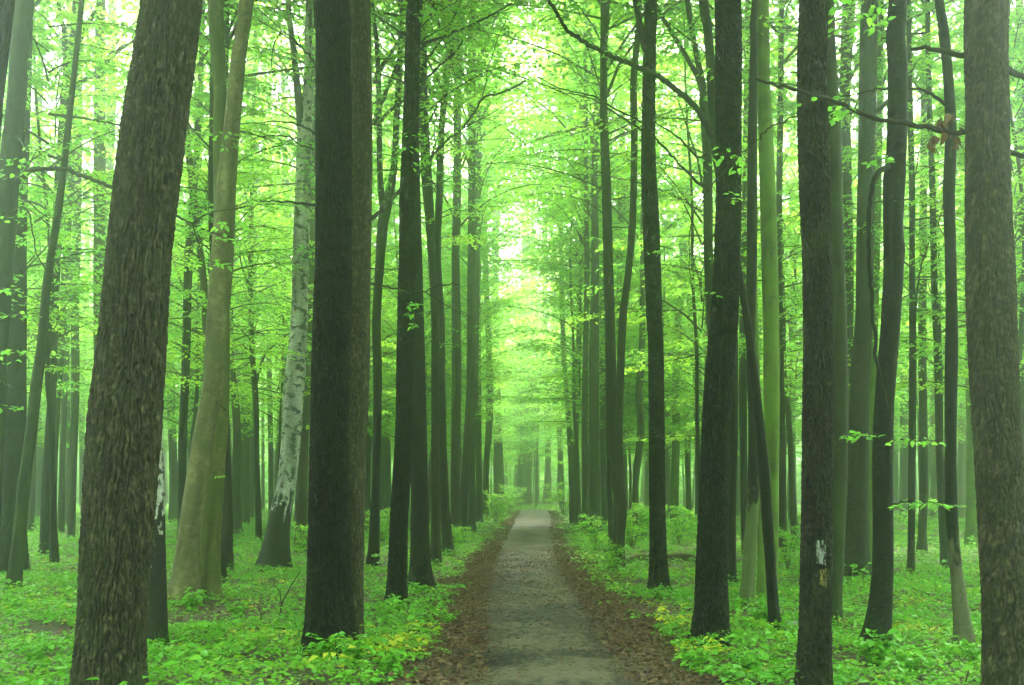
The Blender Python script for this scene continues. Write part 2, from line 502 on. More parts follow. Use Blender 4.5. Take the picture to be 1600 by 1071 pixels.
# ------------------------------------------------------------------ leaves and foliage
def leaves(mb, p, ax, nr, L, W, m, tint, hexa=False, fold=0.18):
    """leaf blades at points p along axis ax with face normal nr; diamonds, or six-cornered blades folded at the midrib"""
    ax, nr = norm(ax), norm(nr)
    sd = norm(np.cross(nr, ax))
    nr = np.cross(ax, sd)
    L, W = np.broadcast_to(L, (len(p),))[:, None], np.broadcast_to(W, (len(p),))[:, None]
    n = len(p)
    if hexa:
        b, t = p, p + ax * L - nr * L * 0.12
        up = nr * W * fold
        r1, r2 = p + ax * L * 0.32 + sd * W * 0.5 + up, p + ax * L * 0.7 + sd * W * 0.36 + up * 0.6 - nr * L * 0.05
        l1, l2 = p + ax * L * 0.32 - sd * W * 0.5 + up, p + ax * L * 0.7 - sd * W * 0.36 + up * 0.6 - nr * L * 0.05
        V = np.stack((b, r1, r2, t, l2, l1), 1).reshape(-1, 3)
        k = np.arange(n)[:, None] * 6
        q = np.concatenate((k + np.array((0, 1, 2, 3)), k + np.array((0, 3, 4, 5))))
        tt = np.repeat(np.broadcast_to(tint, (n,)), 6)
    else:
        up = nr * W * fold
        V = np.stack((p, p + ax * L * 0.42 + sd * W * 0.5 + up, p + ax * L, p + ax * L * 0.42 - sd * W * 0.5 + up), 1).reshape(-1, 3)
        k = np.arange(n)[:, None] * 4
        q = k + np.array((0, 1, 2, 3))
        tt = np.repeat(np.broadcast_to(tint, (n,)), 4)
    mb.add(V, q, None, m, tt)

def unit(a, z=0.0):
    return np.array((math.cos(a), math.sin(a), z))

def add_spray(mb, r, base, az, el, L, r0, ntw, nlf, LL, hexa, tint, droop=0.25, lod=0, twsides=3):
    """a boughlet: an axis that rises and levels out, side twigs in a flat layer, leaves along them"""
    k = 7
    t = np.linspace(0, 1, k)
    e = el * (1 - t * 1.25) - droop * t * t * 0.6
    a = az + np.cumsum(r.normal(0, 0.09, k))
    stp = np.stack((np.cos(a) * np.cos(e), np.sin(a) * np.cos(e), np.sin(e)), -1) * (L / (k - 1))
    pts = base + np.vstack((np.zeros(3), np.cumsum(stp[:-1], 0)))
    tube(mb, pts, r0 * (1 - 0.85 * t), 4 if r0 < 0.03 else 5, 0, 0.5, capped=False)
    P_, A_, N_ = [], [], []
    for j in range(ntw):
        u = 0.22 + 0.78 * (j + r.uniform(0, 0.8)) / ntw
        ii = min(k - 2, int(u * (k - 1)))
        f = u * (k - 1) - ii
        c = pts[ii] * (1 - f) + pts[ii + 1] * f
        side = 1 if j % 2 else -1
        ta = a[ii] + side * r.uniform(0.6, 1.15)
        tl = L * r.uniform(0.25, 0.42) * (1.15 - u * 0.75)
        sl_ = r.uniform(-0.28, 0.12)
        m_ = 4
        tt = np.linspace(0, 1, m_)
        ta_ = ta - side * 0.35 * tt
        d = np.stack((np.cos(ta_), np.sin(ta_), sl_ - 0.25 * tt), -1)
        tp = c + np.vstack((np.zeros(3), np.cumsum(d[:-1], 0))) * (tl / (m_ - 1))
        if lod == 0:
            tube(mb, tp, max(0.0025, r0 * 0.22) * (1 - 0.7 * tt), twsides, 0, 0.5, capped=False)
        n = max(3, int(nlf * tl / (L * 0.33)))
        s = (np.arange(n) + r.uniform(0, 0.6, n)) / n * (m_ - 1)
        i0 = np.minimum(m_ - 2, s.astype(int))
        f = (s - i0)[:, None]
        pp = tp[i0] * (1 - f) + tp[i0 + 1] * f
        sg = np.where(np.arange(n) % 2, 1, -1)
        la = ta_[i0] + sg * r.uniform(0.35, 1.2, n)
        P_.append(pp + r.normal(0, 0.03 + 0.03 * lod, (n, 3)))
        A_.append(np.stack((np.cos(la), np.sin(la), r.uniform(-0.55, 0.12, n)), -1))
        N_.append(np.stack((r.normal(0, 0.45, n), r.normal(0, 0.45, n), np.ones(n)), -1))
    pp, aa, nn = np.concatenate(P_), np.concatenate(A_), np.concatenate(N_)
    L_ = LL * r.uniform(0.7, 1.25, len(pp))
    leaves(mb, pp, aa, nn, L_, L_ * r.uniform(0.55, 0.68, len(pp)), 1, np.clip(tint + r.normal(0, 0.17, len(pp)), 0, 1), hexa)

def crown_mesh(name, seed, height, rad, nbr, ntw, nlf, LL, hexa, el0=0.55, lod=0):
    """a crown hung on a vertical axis from z=0 to z=height, in layered boughs"""
    r = np.random.default_rng(seed)
    mb = MB()
    for i in range(nbr):
        u = (i + r.uniform(0, 1)) / nbr
        z = u * height * 0.97
        prof = (0.55 + 0.6 * math.sin(min(1, u * 1.15 + 0.1) * math.pi) ** 0.8) * (1 - 0.45 * u)
        L = rad * prof * r.uniform(0.65, 1.2)
        add_spray(mb, r, np.array((0, 0, z)), i * 2.39996 + r.normal(0, 0.5), el0 * r.uniform(-0.1, 1.7) + 0.35 * u, L, 0.007 * L + 0.003, ntw, nlf, LL, hexa, r.uniform(0.12, 0.92), lod=lod)
    return mb.mesh(name, [TWIG, LEAF], smooth=False)

UNDER_N = [crown_mesh('understory_crown', 100 + i, 9.0, 2.9, 58, 13, 17, 0.095, True) for i in range(3)]
UNDER_F = [crown_mesh('understory_crown', 120 + i, 10.0, 3.3, 66, 13, 16, 0.13, False, lod=1) for i in range(4)]
HIGH_N = [crown_mesh('high_crown', 140 + i, 11.0, 4.8, 40, 14, 19, 0.125, False, 0.8) for i in range(3)]
HIGH_F = [crown_mesh('high_crown', 160 + i, 12.0, 5.0, 20, 14, 18, 0.15, False, 0.8, lod=1) for i in range(3)]
SPARSE = [crown_mesh('sparse_crown', 180 + i, 8.0, 2.8, 26, 12, 17, 0.09, True, 0.4) for i in range(3)]

# ------------------------------------------------------------------ trees
def flare(rr, th, ln, seed):
    """root swellings that die out above the foot"""
    k = np.exp(-np.maximum(ln - 0.2, 0) / 0.34)
    return rr * (1 + 0.2 * k * np.cos(th * 5 + seed + np.cos(th * 2 + seed * 3)) + 0.05 * k)

def fur(cell_u, cell_v, depth, seed, R0, fade=None, sharp=0.3):
    """radius function: upright bark ridges that wander and run together, parted by narrow furrows and cracked across into blocks; also a tint for each block"""
    def f(rr, th, ln):
        nu = max(8, int(round(2 * math.pi * R0 / cell_u)))
        U, L = np.broadcast_arrays(th / (2 * math.pi) * nu, ln + 0 * th)
        cs, sn = np.cos(th) + 0 * ln, np.sin(th) + 0 * ln
        k1, k2 = R0 / cell_u * 0.8, R0 / cell_u * 2.4
        U = U + (vnoise(cs * k1 + 50, L / cell_v * 0.45 + sn * k1 + 50, seed) - 0.5) * 2.1 + (vnoise(cs * k2 + 50, L / cell_v * 1.5 + sn * k2 + 50, seed + 4) - 0.5) * 0.75 + (vnoise(cs * k2 * 2 + 50, L / cell_v * 4 + sn * k2 * 2 + 50, seed + 14) - 0.5) * 0.3
        col = np.floor(U)
        fr = U - col
        edge = np.minimum(fr, 1 - fr)                      # 0 in the furrow, 0.5 on the ridge
        cm = np.mod(col, nu)
        wid = 0.1 + 0.2 * vnoise(cs * k2 + 9, L / cell_v * 1.1 + sn * k2 + 50, seed + 20)
        e = np.clip((edge - wid * 0.55) / (sharp * 0.5), 0, 1)
        Vv = L / (cell_v * 0.3) + hash01(cm, 5.0, seed + 2) * 9 + (fr - 0.5) * 0.8 + (vnoise(cs * k2 + 50, L * 12 + sn * k2 + 50, seed + 12) - 0.5) * 1.6
        blk = np.floor(Vv)
        fv = Vv - blk
        crack = np.clip(np.minimum(fv, 1 - fv) / 0.14, 0, 1)
        has = hash01(cm, blk, seed + 3) > 0.35
        bh = hash01(cm * 3.1, blk, seed + 5)
        fine = vnoise(cs * R0 * 150, L * 90 + sn * R0 * 150, seed + 8)
        low = vnoise(cs * 1.3 + 3, L * 0.8 + sn * 1.3, seed + 9) - 0.5
        top = 0.72 + 0.28 * bh - np.where(has, 0.3 * (1 - crack), 0)
        r_ = flare(rr, th, ln, seed) + low * R0 * 0.12 + depth * (e * top - 0.8) + depth * 0.22 * (fine - 0.5)
        fleck = np.clip((vnoise(cs * R0 * 70 + 7, L * 42 + sn * R0 * 70, seed + 31) - 0.62) * 4, 0, 1)
        tint = np.clip(0.02 + 0.25 * bh + 0.4 * hash01(cm * 1.7, blk, seed + 6) ** 2 + 0.75 * fleck, 0, 1.4)
        return r_, tint
    return f

def lobes(seed, R0, amt=0.07, knob=0.0):
    def f(rr, th, ln):
        low = vnoise(np.cos(th) * 1.2 + 3, ln * 0.9 + np.sin(th) * 1.2, seed) - 0.5
        mid = vnoise(np.cos(th) * 3 + 3, ln * 2.6 + np.sin(th) * 3, seed + 3) - 0.5
        bump = np.clip(vnoise(np.cos(th) * 2 + 7, ln * 2.1 + np.sin(th) * 2, seed + 6) - 0.74, 0, 1) * 2.0
        patch = vnoise(np.cos(th) * 1.6 + 31, ln * 1.3 + np.sin(th) * 1.6, seed + 11) * 0.6 + vnoise(np.cos(th) * 5 + 31, ln * 5 + np.sin(th) * 5, seed + 12) * 0.4
        return flare(rr, th, ln, seed) * (1 + amt * low * 2 + amt * mid + knob * bump), np.clip(0.5 + (patch - 0.5) * 1.3, 0.05, 1)
    return f

ROOTS = []
def make_tree(name, cat, label, bark, d, pts, top=20.0, crowns=(), branches=(), detail=None, group=None, knob=0.0, fork=(), sides=None, forkbark=None):
    """pts: (x, y, width) in the photo from the foot up, at distance d; goes on above the frame to height TOP"""
    P3 = [np.append(P(x, y, d), w_ / 2 / F * d) for x, y, w_ in pts]
    base = P3[0].copy()
    gz = float(ground_z(base[0], base[1]))
    base[2] = gz
    P3[0] = base
    org = np.array((base[0], base[1], gz))
    root = empty(name, org, label, cat, group)
    low = base.copy()
    low[2] -= 0.25
    low[3] *= 1.12
    rows = [low] + P3
    last, prev = rows[-1].copy(), rows[-2]
    dirv = norm(last[:3] - prev[:3])
    while last[2] < top:
        dirv = norm(dirv + np.array((rnd.gauss(0, 0.035), rnd.gauss(0, 0.035), 0.15)))
        st = min(3.0, top - last[2] + 0.2)
        last = last.copy()
        last[:3] += dirv * st
        last[3] = max(0.02, last[3] * (1 - 0.055 * st * 1.3))
        rows.append(last)
    rows = np.array(rows)
    rows[:, :3] -= org
    rows[:, 1] += 0
    step = detail[0] if detail else (0.25 if d < 20 else 0.5)
    path = smooth_path(rows, step)
    path[:, 3] = np.maximum(path[:, 3], 0.012)
    R0 = float(np.mean([w_ for _, _, w_ in pts])) / 2 / F * d
    mb = MB()
    seed = rnd.randrange(1000)
    if detail:
        vis = path[:, 2] < (H + HZ / F * d + 0.6)
        sd = int(2 * math.pi * R0 / (detail[0] * 0.62))
        tube(mb, path[vis, :3], path[vis, 3], sd, 0, 0.5, fur(detail[1], detail[2], detail[3], seed, R0, sharp=detail[4]), False, R0)
        k = int(vis.sum()) - 1
        up = path[k::25]
        tube(mb, up[:, :3], up[:, 3], 16, 0, 0.5, None, True, R0)
    else:
        tube(mb, path[:, :3], path[:, 3], sides or (22 if d < 22 else (14 if d < 40 else 9)), 0, 0.5, lobes(seed, R0, 0.05, knob), True, R0)
    mats = [BARK[bark]]
    tr = mb.build('trunk', mats, root)
    for fk in fork:                              # further stems of a forked trunk
        fb = MB()
        fr = np.array([np.append(P(x, y, dd) - org, w_ / 2 / F * dd) for x, y, dd, w_ in fk])
        l_ = fr[-1].copy()
        dv = norm(fr[-1, :3] - fr[-2, :3])
        ex = []
        while l_[2] < top - 1:
            l_ = l_.copy()
            dv = norm(dv + np.array((rnd.gauss(0, 0.05), rnd.gauss(0, 0.05), 0.1)))
            l_[:3] += dv * 2
            l_[3] = max(0.015, l_[3] * 0.85)
            ex.append(l_)
        fp = smooth_path(np.vstack((fr, ex)) if ex else fr, 0.25 if d < 20 else 0.5)
        tube(fb, fp[:, :3], np.maximum(fp[:, 3], 0.01), 14 if d < 25 else 8, 0, 0.5, lobes(seed + 1, R0 * 0.6), True, R0 * 0.6)
        fb.build('stem', [BARK[forkbark or bark]], root)
    for br in branches:
        make_branch(root, org, br, BARK[bark] if bark in ('black', 'dark') else TWIG)
    for kind, z0, sc in crowns:
        k = np.argmin(np.abs(path[:, 2] - z0))
        a = path[k]
        hgt = {'U': 9.0, 'u': 10.0, 'H': 11.0, 'h': 12.0, 'S': 8.0}[kind] * sc
        k2 = np.argmin(np.abs(path[:, 2] - min(z0 + hgt, path[-1, 2])))
        lean = path[k2, :3] - a[:3]
        me = {'U': UNDER_N, 'u': UNDER_F, 'H': HIGH_N, 'h': HIGH_F, 'S': SPARSE}[kind]
        c = link('crown', rnd.choice(me), root, a[:3], rnd.uniform(0, 6.28), sc * rnd.uniform(0.92, 1.08))
        c['kind'] = 'stuff'
    ROOTS.append((root, org, d))
    return root

def make_branch(root, org, br, mat):
    """br: dict(p=[(x, y, d)...], w=(from, to) px, sub=[...], leaf=None)"""
    mb = MB()
    p = br['p']
    pts = np.array([P(*q_) - org for q_ in p])
    pts = np.hstack((pts, np.zeros((len(pts), 1))))
    sp = smooth_path(pts, 0.07)[:, :3]
    sp += (np.random.default_rng(len(p) * 7 + int(abs(p[0][0]))).normal(0, 0.006, sp.shape))
    dm = p[0][2]
    r0, r1 = br['w'][0] / 2 / F * dm, br['w'][1] / 2 / F * p[-1][2]
    t = np.linspace(0, 1, len(sp))
    tube(mb, sp, r0 * (1 - t) + r1 * t, 7, 0, 0.5, lobes(int(abs(p[0][1])), r0, 0.12), True, r0)
    for sb in br.get('sub', ()):
        q_ = np.array([P(*z) - org for z in sb['p']])
        q_ = smooth_path(np.hstack((q_, np.zeros((len(q_), 1)))), 0.08)[:, :3]
        tt = np.linspace(0, 1, len(q_))
        ra, rb = sb['w'][0] / 2 / F * dm, sb['w'][1] / 2 / F * dm
        tube(mb, q_, ra * (1 - tt) + rb * tt, 5, 0, 0.5, None, True, ra)
    o = mb.build(br.get('name', 'branch'), [mat], root)
    if br.get('label'):
        o['label'] = br['label']
    for lf in br.get('leaf', ()):
        leaf_cluster(o, org, *lf)
    return o

# single leaves of the nearest twigs: each an object, sharing six blades
def blade(seed, dead=False):
    r = np.random.default_rng(seed)
    mb = MB()
    n = 7
    t = np.linspace(0, 1, n)
    wd = 0.31 * np.sin(np.clip(t, 0, 1) ** 0.8 * math.pi) ** 0.85 * (1 - 0.15 * t)
    curl = (0.5 if dead else 0.14)
    mid = np.stack((t, 0 * t, -curl * t * t + r.normal(0, 0.01, n)), -1)
    up = wd * (0.9 if dead else 0.28)
    rt = mid + np.stack((0 * t, wd, up), -1)
    lt = mid + np.stack((0 * t, -wd, up), -1)
    V = np.concatenate((mid, rt, lt))
    q = [(i, i + 1, n + i + 1, n + i) for i in range(n - 1)] + [(i + 1, i, 2 * n + i, 2 * n + i + 1) for i in range(n - 1)]
    mb.add(V, q, None, 0, r.uniform(0.25, 0.8))
    return mb.mesh('leaf', [DEAD if dead else LEAF])
BLADES = [blade(i) for i in range(6)]
DEADBL = [blade(20 + i, True) for i in range(3)]

def leaf_cluster(parent, org, x, y, d, n, spread, size=0.075, dead=False):
    """n leaves in flat layers about a point of the place"""
    c = P(x, y, d) - org
    sx, sz = spread[0] / F * d, spread[1] / F * d
    nl = max(1, int(round(spread[1] / 9.0)))
    for i in range(n):
        k = rnd.randrange(nl)
        fx = rnd.uniform(-1, 1)
        z = (k + 0.5) / nl * 2 - 1
        pos = c + np.array((fx * sx, rnd.uniform(-1, 1) * max(0.16, sx * 0.5), z * sz - abs(fx) * sx * 0.12 + rnd.gauss(0, 0.012)))
        o = bpy.data.objects.new('leaf', rnd.choice(DEADBL if dead else BLADES))
        C.objects.link(o)
        o.parent = parent
        o.location = pos
        if dead:
            o.rotation_euler = (rnd.uniform(-0.6, 0.6), rnd.uniform(1.1, 1.8), rnd.uniform(0, 6.28))
        else:
            o.rotation_euler = (rnd.gauss(0, 0.35), rnd.gauss(0.15, 0.3), rnd.uniform(0, 6.28))
        s = size * rnd.uniform(0.75, 1.25)
        o.scale = (s, s, s)
# ------------------------------------------------------------------ trees seen one by one
def T(label, bark, pts, d=None, crowns=None, top=None, cat='tree', name=None, **kw):
    if d is None:
        d = 2488.0 / (pts[0][1] - HZ)
    name = name or {'oak': 'oak_tree', 'dark': 'oak_tree', 'beech': 'beech_tree', 'green': 'beech_tree', 'olive': 'beech_tree', 'mossy': 'beech_tree', 'birch': 'birch_tree'}.get(bark, 'forest_tree')
    if top is None:
        top = 21.0 if d < 20 else 23.0
    if crowns is None:
        z = H + 0.489 * d
        if d < 15:
            crowns = (('H', z + 1.6, 0.95),)
        elif d < 26:
            crowns = (('H', rnd.uniform(8.5, 10.5), 1.0),)
            gx = abs((pts[0][0] - 830) / F * d)
            if rnd.random() < 0.75:
                crowns += (('S', rnd.uniform(3.4, 5.5) if gx > 3.4 else rnd.uniform(6, 7.5), rnd.uniform(0.7, 0.95)),)
        else:
            crowns = (('h', rnd.uniform(8, 10.5), 1.0),)
        gx = abs((pts[0][0] - 830) / F * d)
        if 15 < d < 34 and gx < 4.5:
            crowns += (('H' if d < 30 else 'h', rnd.uniform(10.5, 12.5), 1.1),)
        elif 34 <= d < 68 and gx < 5.5:
            crowns += (('u', rnd.uniform(7.5, 12), 1.15),)
    return make_tree(name, cat, label, bark, d, pts, top=top, crowns=crowns, **kw)

OAKD = (0.0088, 0.036, 0.11, 0.03, 0.3)
# --- left side, near
T('massive oak at lower left leaning right, deep furrowed bark, cut off by the bottom edge', 'oak',
  [(172, 1096, 110), (172, 1040, 106), (175, 970, 104), (179, 880, 104), (187, 770, 105), (195, 650, 107), (205, 536, 101), (216, 400, 96), (241, 200, 95), (269, 0, 86)], d=7.4, detail=OAKD)
T('dark trunk leaning off the upper left corner of the view', 'dark', [(-75, 1090, 60), (-60, 760, 54), (-28, 220, 50), (-8, 0, 56)], d=7.8)
T('knobbly grey green trunk at the left edge with a long bare bough reaching right', 'mossy',
  [(-24, 950, 34), (-14, 760, 31), (-3, 540, 30), (4, 440, 30), (11, 330, 30), (17, 250, 28), (26, 150, 27), (28, 95, 26), (33, 50, 28), (37, 0, 30)], d=13.0, knob=0.35,
  branches=[dict(p=[(28, 285, 12.9), (37, 274, 12.7), (50, 266, 12.5), (74, 264, 12.3), (101, 265, 12.1), (134, 277, 11.9), (178, 294, 11.6), (225, 315, 11.4), (262, 331, 11.2), (300, 350, 11.0), (334, 364, 10.8), (362, 372, 10.7)], w=(8, 2.5),
      sub=[dict(p=[(300, 350, 11), (316, 338, 10.9), (340, 330, 10.8), (372, 326, 10.8)], w=(2.5, 1.2)), dict(p=[(300, 350, 11), (312, 385, 10.9), (322, 405, 10.8), (350, 412, 10.8)], w=(2, 1))],
      leaf=[(355, 362, 10.7, 34, (46, 20), 0.085), (335, 411, 10.8, 18, (26, 12), 0.075), (285, 345, 11.0, 10, (22, 12), 0.075)]),
    dict(name='twig', p=[(8, 330, 13), (40, 327, 12.6), (52, 366, 12.4), (56, 395, 12.3), (75, 425, 12.2), (100, 445, 12.1)], w=(3, 1.2), sub=[dict(p=[(45, 316, 12.6), (74, 340, 12.5), (96, 337, 12.4)], w=(2.5, 1)), dict(p=[(54, 400, 12.3), (30, 425, 12.2), (14, 437, 12.2)], w=(2, 1))],
      leaf=[(22, 338, 12.5, 10, (22, 10), 0.075)]),
    dict(name='twig', p=[(2, 450, 13), (22, 455, 12.2), (40, 452, 12)], w=(3, 1), leaf=[(24, 453, 12.0, 12, (18, 6), 0.08)]),
    dict(name='twig', p=[(-4, 500, 13), (20, 492, 12.2), (60, 495, 12)], w=(3, 1), leaf=[(34, 493, 12.0, 20, (28, 7), 0.08)]),
    dict(name='twig', p=[(-8, 560, 13), (10, 548, 12.2), (45, 560, 12)], w=(3, 1), leaf=[(20, 555, 12.0, 24, (26, 17), 0.08)]),
    dict(name='twig', p=[(-10, 590, 13), (20, 606, 12.2), (50, 614, 12), (72, 600, 12)], w=(2.5, 1), leaf=[(14, 636, 12.0, 12, (18, 7), 0.08)]),
    dict(name='twig', p=[(22, 210, 13), (40, 232, 12.5), (30, 250, 12.4)], w=(3, 1), leaf=[(14, 262, 12.2, 22, (30, 18), 0.08), (60, 262, 12.4, 14, (24, 14), 0.075)])])
T('thick dark trunk at the far left standing behind the slanting mossy stem', 'dark', [(18, 897, 50), (20, 860, 42), (21, 760, 36), (23, 600, 34), (26, 400, 28), (30, 330, 24), (36, 150, 22), (40, 0, 20)])
T('slim mossy trunk at far left slanting right in front of the thick dark trunk', 'mossy', [(20, 928, 25), (24, 890, 21), (29, 849, 20), (39, 750, 18), (50, 667, 17), (57, 600, 17), (66, 535, 16), (72, 451, 13), (80, 400, 12), (95, 300, 11), (112, 150, 9), (128, 0, 8)], d=15.0)
T('dark slender trunk left of the massive oak forking into three stems near the top edge', 'black', [(69, 872, 26), (70, 850, 17), (72, 768, 14), (78, 667, 13), (82, 600, 12), (84, 501, 13), (89, 367, 15), (96, 235, 14), (101, 168, 15), (107, 117, 16), (115, 75, 14), (118, 30, 12), (120, 0, 12)], d=22.5, crowns=(('H', 12.5, 0.9),),
  fork=[[(104, 120, 22.5, 9), (101, 67, 22.4, 8), (100, 44, 22.3, 7), (94, 27, 22.2, 7), (91, 0, 22, 6)], [(113, 90, 22.5, 8), (122, 65, 22.5, 8), (144, 27, 22.6, 7), (160, -5, 22.8, 6)]],
  branches=[dict(p=[(106, 145, 22.5), (120, 132, 22.4), (150, 115, 22.2), (175, 89, 22), (215, 59, 21.8)], w=(7, 3), sub=[dict(p=[(175, 89, 22), (190, 72, 22), (212, 66, 22)], w=(3, 1.5))])])
T('straight thin dark trunk just left of the massive oak, second from it at ground level', 'brown', [(82, 850, 13), (84, 735, 11), (89, 620, 12), (96, 535, 12), (101, 434, 11), (107, 334, 11), (114, 200, 10), (120, 0, 9)], d=27.7)
T('pale thin trunk in the mist between two darker thin trunks left of the massive oak', 'brown', [(95, 834, 11), (98, 700, 9), (103, 560, 9), (108, 400, 8), (106, 300, 8), (108, 0, 7)], d=33.5)
T('straight dark thin trunk closest to the massive oak on its left side', 'brown', [(111, 842, 12), (114, 734, 12), (118, 600, 12), (117, 500, 12), (119, 384, 13), (121, 300, 12), (125, 0, 10)], d=30.3)
T('faint grey trunk behind the slanting mossy stem at far left', 'brown', [(47, 836, 11), (52, 700, 10), (57, 600, 10), (60, 300, 9), (66, 0, 8)], d=34)
T('ghostly thin trunk in the mist seen just left of the massive oak', 'brown', [(129, 805, 8), (128, 600, 8), (136, 450, 8), (138, 0, 7)], d=55)
T('straight grey trunk partly hidden behind the left side of the massive oak', 'brown', [(159, 855, 20), (157, 700, 18), (155, 500, 17), (156, 300, 18), (156, 150, 17), (157, 0, 15)], d=26)
T('misty trunk glimpsed between the massive oak and the grey trunk behind it', 'brown', [(167, 830, 15), (167, 500, 13), (169, 320, 13), (173, 200, 14), (176, 0, 12)], d=35.5)
T('white birch with a black cracked foot half hidden behind the massive oak', 'birch', [(238, 1012, 52), (240, 985, 44), (241, 930, 39), (240, 850, 36), (240, 750, 33), (236, 640, 28), (230, 540, 25), (228, 400, 23), (238, 200, 20), (258, 0, 17)], d=10.0)
# --- twin beeches and the white birch
T('smooth olive beech leaning right, front one of the crossing pair left of the white birch', 'beech',
  [(287, 944, 54), (290, 915, 44), (296, 840, 35), (310, 734, 33), (327, 634, 30), (334, 600, 31), (340, 501, 33), (347, 400, 34), (353, 310, 30), (362, 201, 26), (370, 111, 24), (379, 44, 22), (385, 0, 23)], d=13.3, knob=0.15,
  branches=[dict(name='twig', p=[(360, 200, 13.2), (372, 185, 12.9), (400, 178, 12.7)], w=(2.5, 1), leaf=[(345, 212, 12.8, 16, (24, 8), 0.07), (360, 228, 12.8, 10, (14, 8), 0.07)]),
            dict(name='twig', p=[(352, 640, 13.2), (345, 635, 12.9), (338, 628, 12.8)], w=(2, 1), leaf=[(346, 744, 12.9, 4, (8, 4), 0.06)])])
T('smooth beech with broad upright foot, rear one of the crossing pair by the birch', 'olive',
  [(322, 950, 58), (324, 925, 44), (329, 840, 33), (337, 734, 28), (343, 667, 26), (346, 600, 25), (347, 500, 24), (346, 400, 24), (345, 300, 23), (344, 200, 22), (344, 151, 20), (341, 94, 22), (337, 0, 23)], d=13.9)
T('black slim trunk directly right of the crossing beeches', 'black', [(346, 910, 18), (343, 860, 11), (343, 800, 9), (344, 634, 9), (340, 500, 11), (335, 400, 13), (332, 300, 14), (333, 200, 12), (336, 0, 11)], d=16.6)
T('straight brown trunk just right of the black slim trunk beside the crossing beeches', 'brown', [(357, 895, 19), (356, 860, 16), (356, 801, 15), (352, 667, 14), (348, 560, 13), (350, 300, 11), (354, 0, 10)], d=18.4)
T('grey trunk with a swollen foot midway between the crossing beeches and the white birch', 'brown', [(371, 839, 17), (370, 810, 13), (369, 768, 13), (370, 667, 12), (365, 600, 12), (359, 535, 11), (362, 300, 9), (372, 0, 8)], d=31.5)
T('broad misty trunk standing just right of the grey trunk with a swollen foot', 'brown', [(383, 823, 14), (381, 700, 16), (383, 634, 15), (384, 500, 13), (388, 300, 12), (392, 0, 10)], d=39.5)
T('pale narrow trunk in mist behind the dark slender sapling left of the white birch', 'brown', [(393, 818, 9), (395, 600, 9), (398, 300, 8), (402, 0, 7)], d=43)
T('dark slender tree with a curved side bough standing left of the white birch', 'black', [(405, 851, 11), (402, 734, 8), (400, 634, 9), (397, 590, 9), (393, 535, 8), (392, 434, 8), (393, 350, 7), (396, 200, 6), (400, 0, 5)], d=27.3, crowns=(('U', 5.2, 1.0),),
  branches=[dict(p=[(401, 600, 27.3), (404, 585, 27.2), (410, 562, 27), (418, 549, 26.8), (435, 533, 26.6), (453, 521, 26.4)], w=(4.5, 2.5)), dict(p=[(392, 470, 27.3), (386, 440, 27.2), (377, 415, 27), (374, 385, 27)], w=(4, 2)), dict(p=[(394, 440, 27.3), (400, 415, 27.2), (408, 380, 27)], w=(3.5, 1.5))])
T('thin dark trunk in the mist close to the left of the white birch', 'dark', [(423, 812, 8), (423, 700, 8), (421, 600, 8), (420, 501, 8), (420, 407, 7), (421, 200, 6), (424, 0, 5)], d=46)
T('faint trunk in the mist seen just left of the bent middle of the white birch', 'brown', [(433, 808, 8), (433, 734, 8), (440, 600, 8), (441, 450, 9), (446, 200, 8), (450, 0, 7)], d=51)
T('hair thin pale trunk in deep mist left of the white birch', 'brown', [(411, 801, 5), (411, 600, 5), (413, 300, 5), (415, 0, 4)], d=60)
T('grey misty trunk right of the massive oak and behind its birch', 'brown', [(272, 817, 17), (272, 750, 14), (270, 700, 13), (267, 602, 12), (263, 434, 10), (262, 300, 9), (268, 0, 8)], d=43)
T('dark trunk with one bough in the gap between the massive oak and the crossing beeches', 'dark', [(280, 868, 14), (284, 820, 13), (285, 700, 13), (289, 600, 13), (292, 501, 13), (295, 400, 13), (300, 330, 11), (310, 200, 9), (318, 0, 7)], d=23,
  branches=[dict(p=[(295, 405, 23), (303, 370, 22.9), (318, 330, 22.8), (328, 270, 22.7), (330, 200, 22.7), (329, 110, 22.6)], w=(9, 5))])
T('pale trunk in mist touching the leaning beech on its left side', 'brown', [(295, 815, 11), (297, 734, 10), (304, 602, 11), (306, 500, 10), (310, 0, 8)], d=45)
T('curved brown trunk leaning left behind the crossing beeches', 'tan', [(330, 880, 14), (326, 600, 13), (320, 468, 12), (312, 384, 10), (305, 334, 11), (299, 269, 12), (294, 235, 11), (288, 150, 10), (284, 0, 9)], d=20.5)
T('white birch with a black foot and forked top left of the path', 'birch', [(427, 890, 58), (430, 865, 46), (434, 830, 37), (441, 790, 32), (448, 751, 30), (455, 684, 30), (460, 602, 31), (467, 501, 26), (470, 401, 25), (473, 302, 25), (476, 201, 22), (481, 134, 14), (482, 50, 12), (483, 0, 11)], d=19.3,
  fork=[[(474, 215, 19.3, 13), (467, 160, 19.2, 12), (462, 110, 19.2, 11), (455, 50, 19.1, 9), (450, 0, 19, 8)]], crowns=(('S', 7.5, 1.0), ('H', 11.5, 0.9)))
T('brown straight trunk just right of the white birch', 'tan', [(470, 863, 22), (471, 835, 19), (472, 734, 18), (478, 600, 17), (484, 468, 15), (487, 300, 13), (490, 0, 12)], d=24.5)
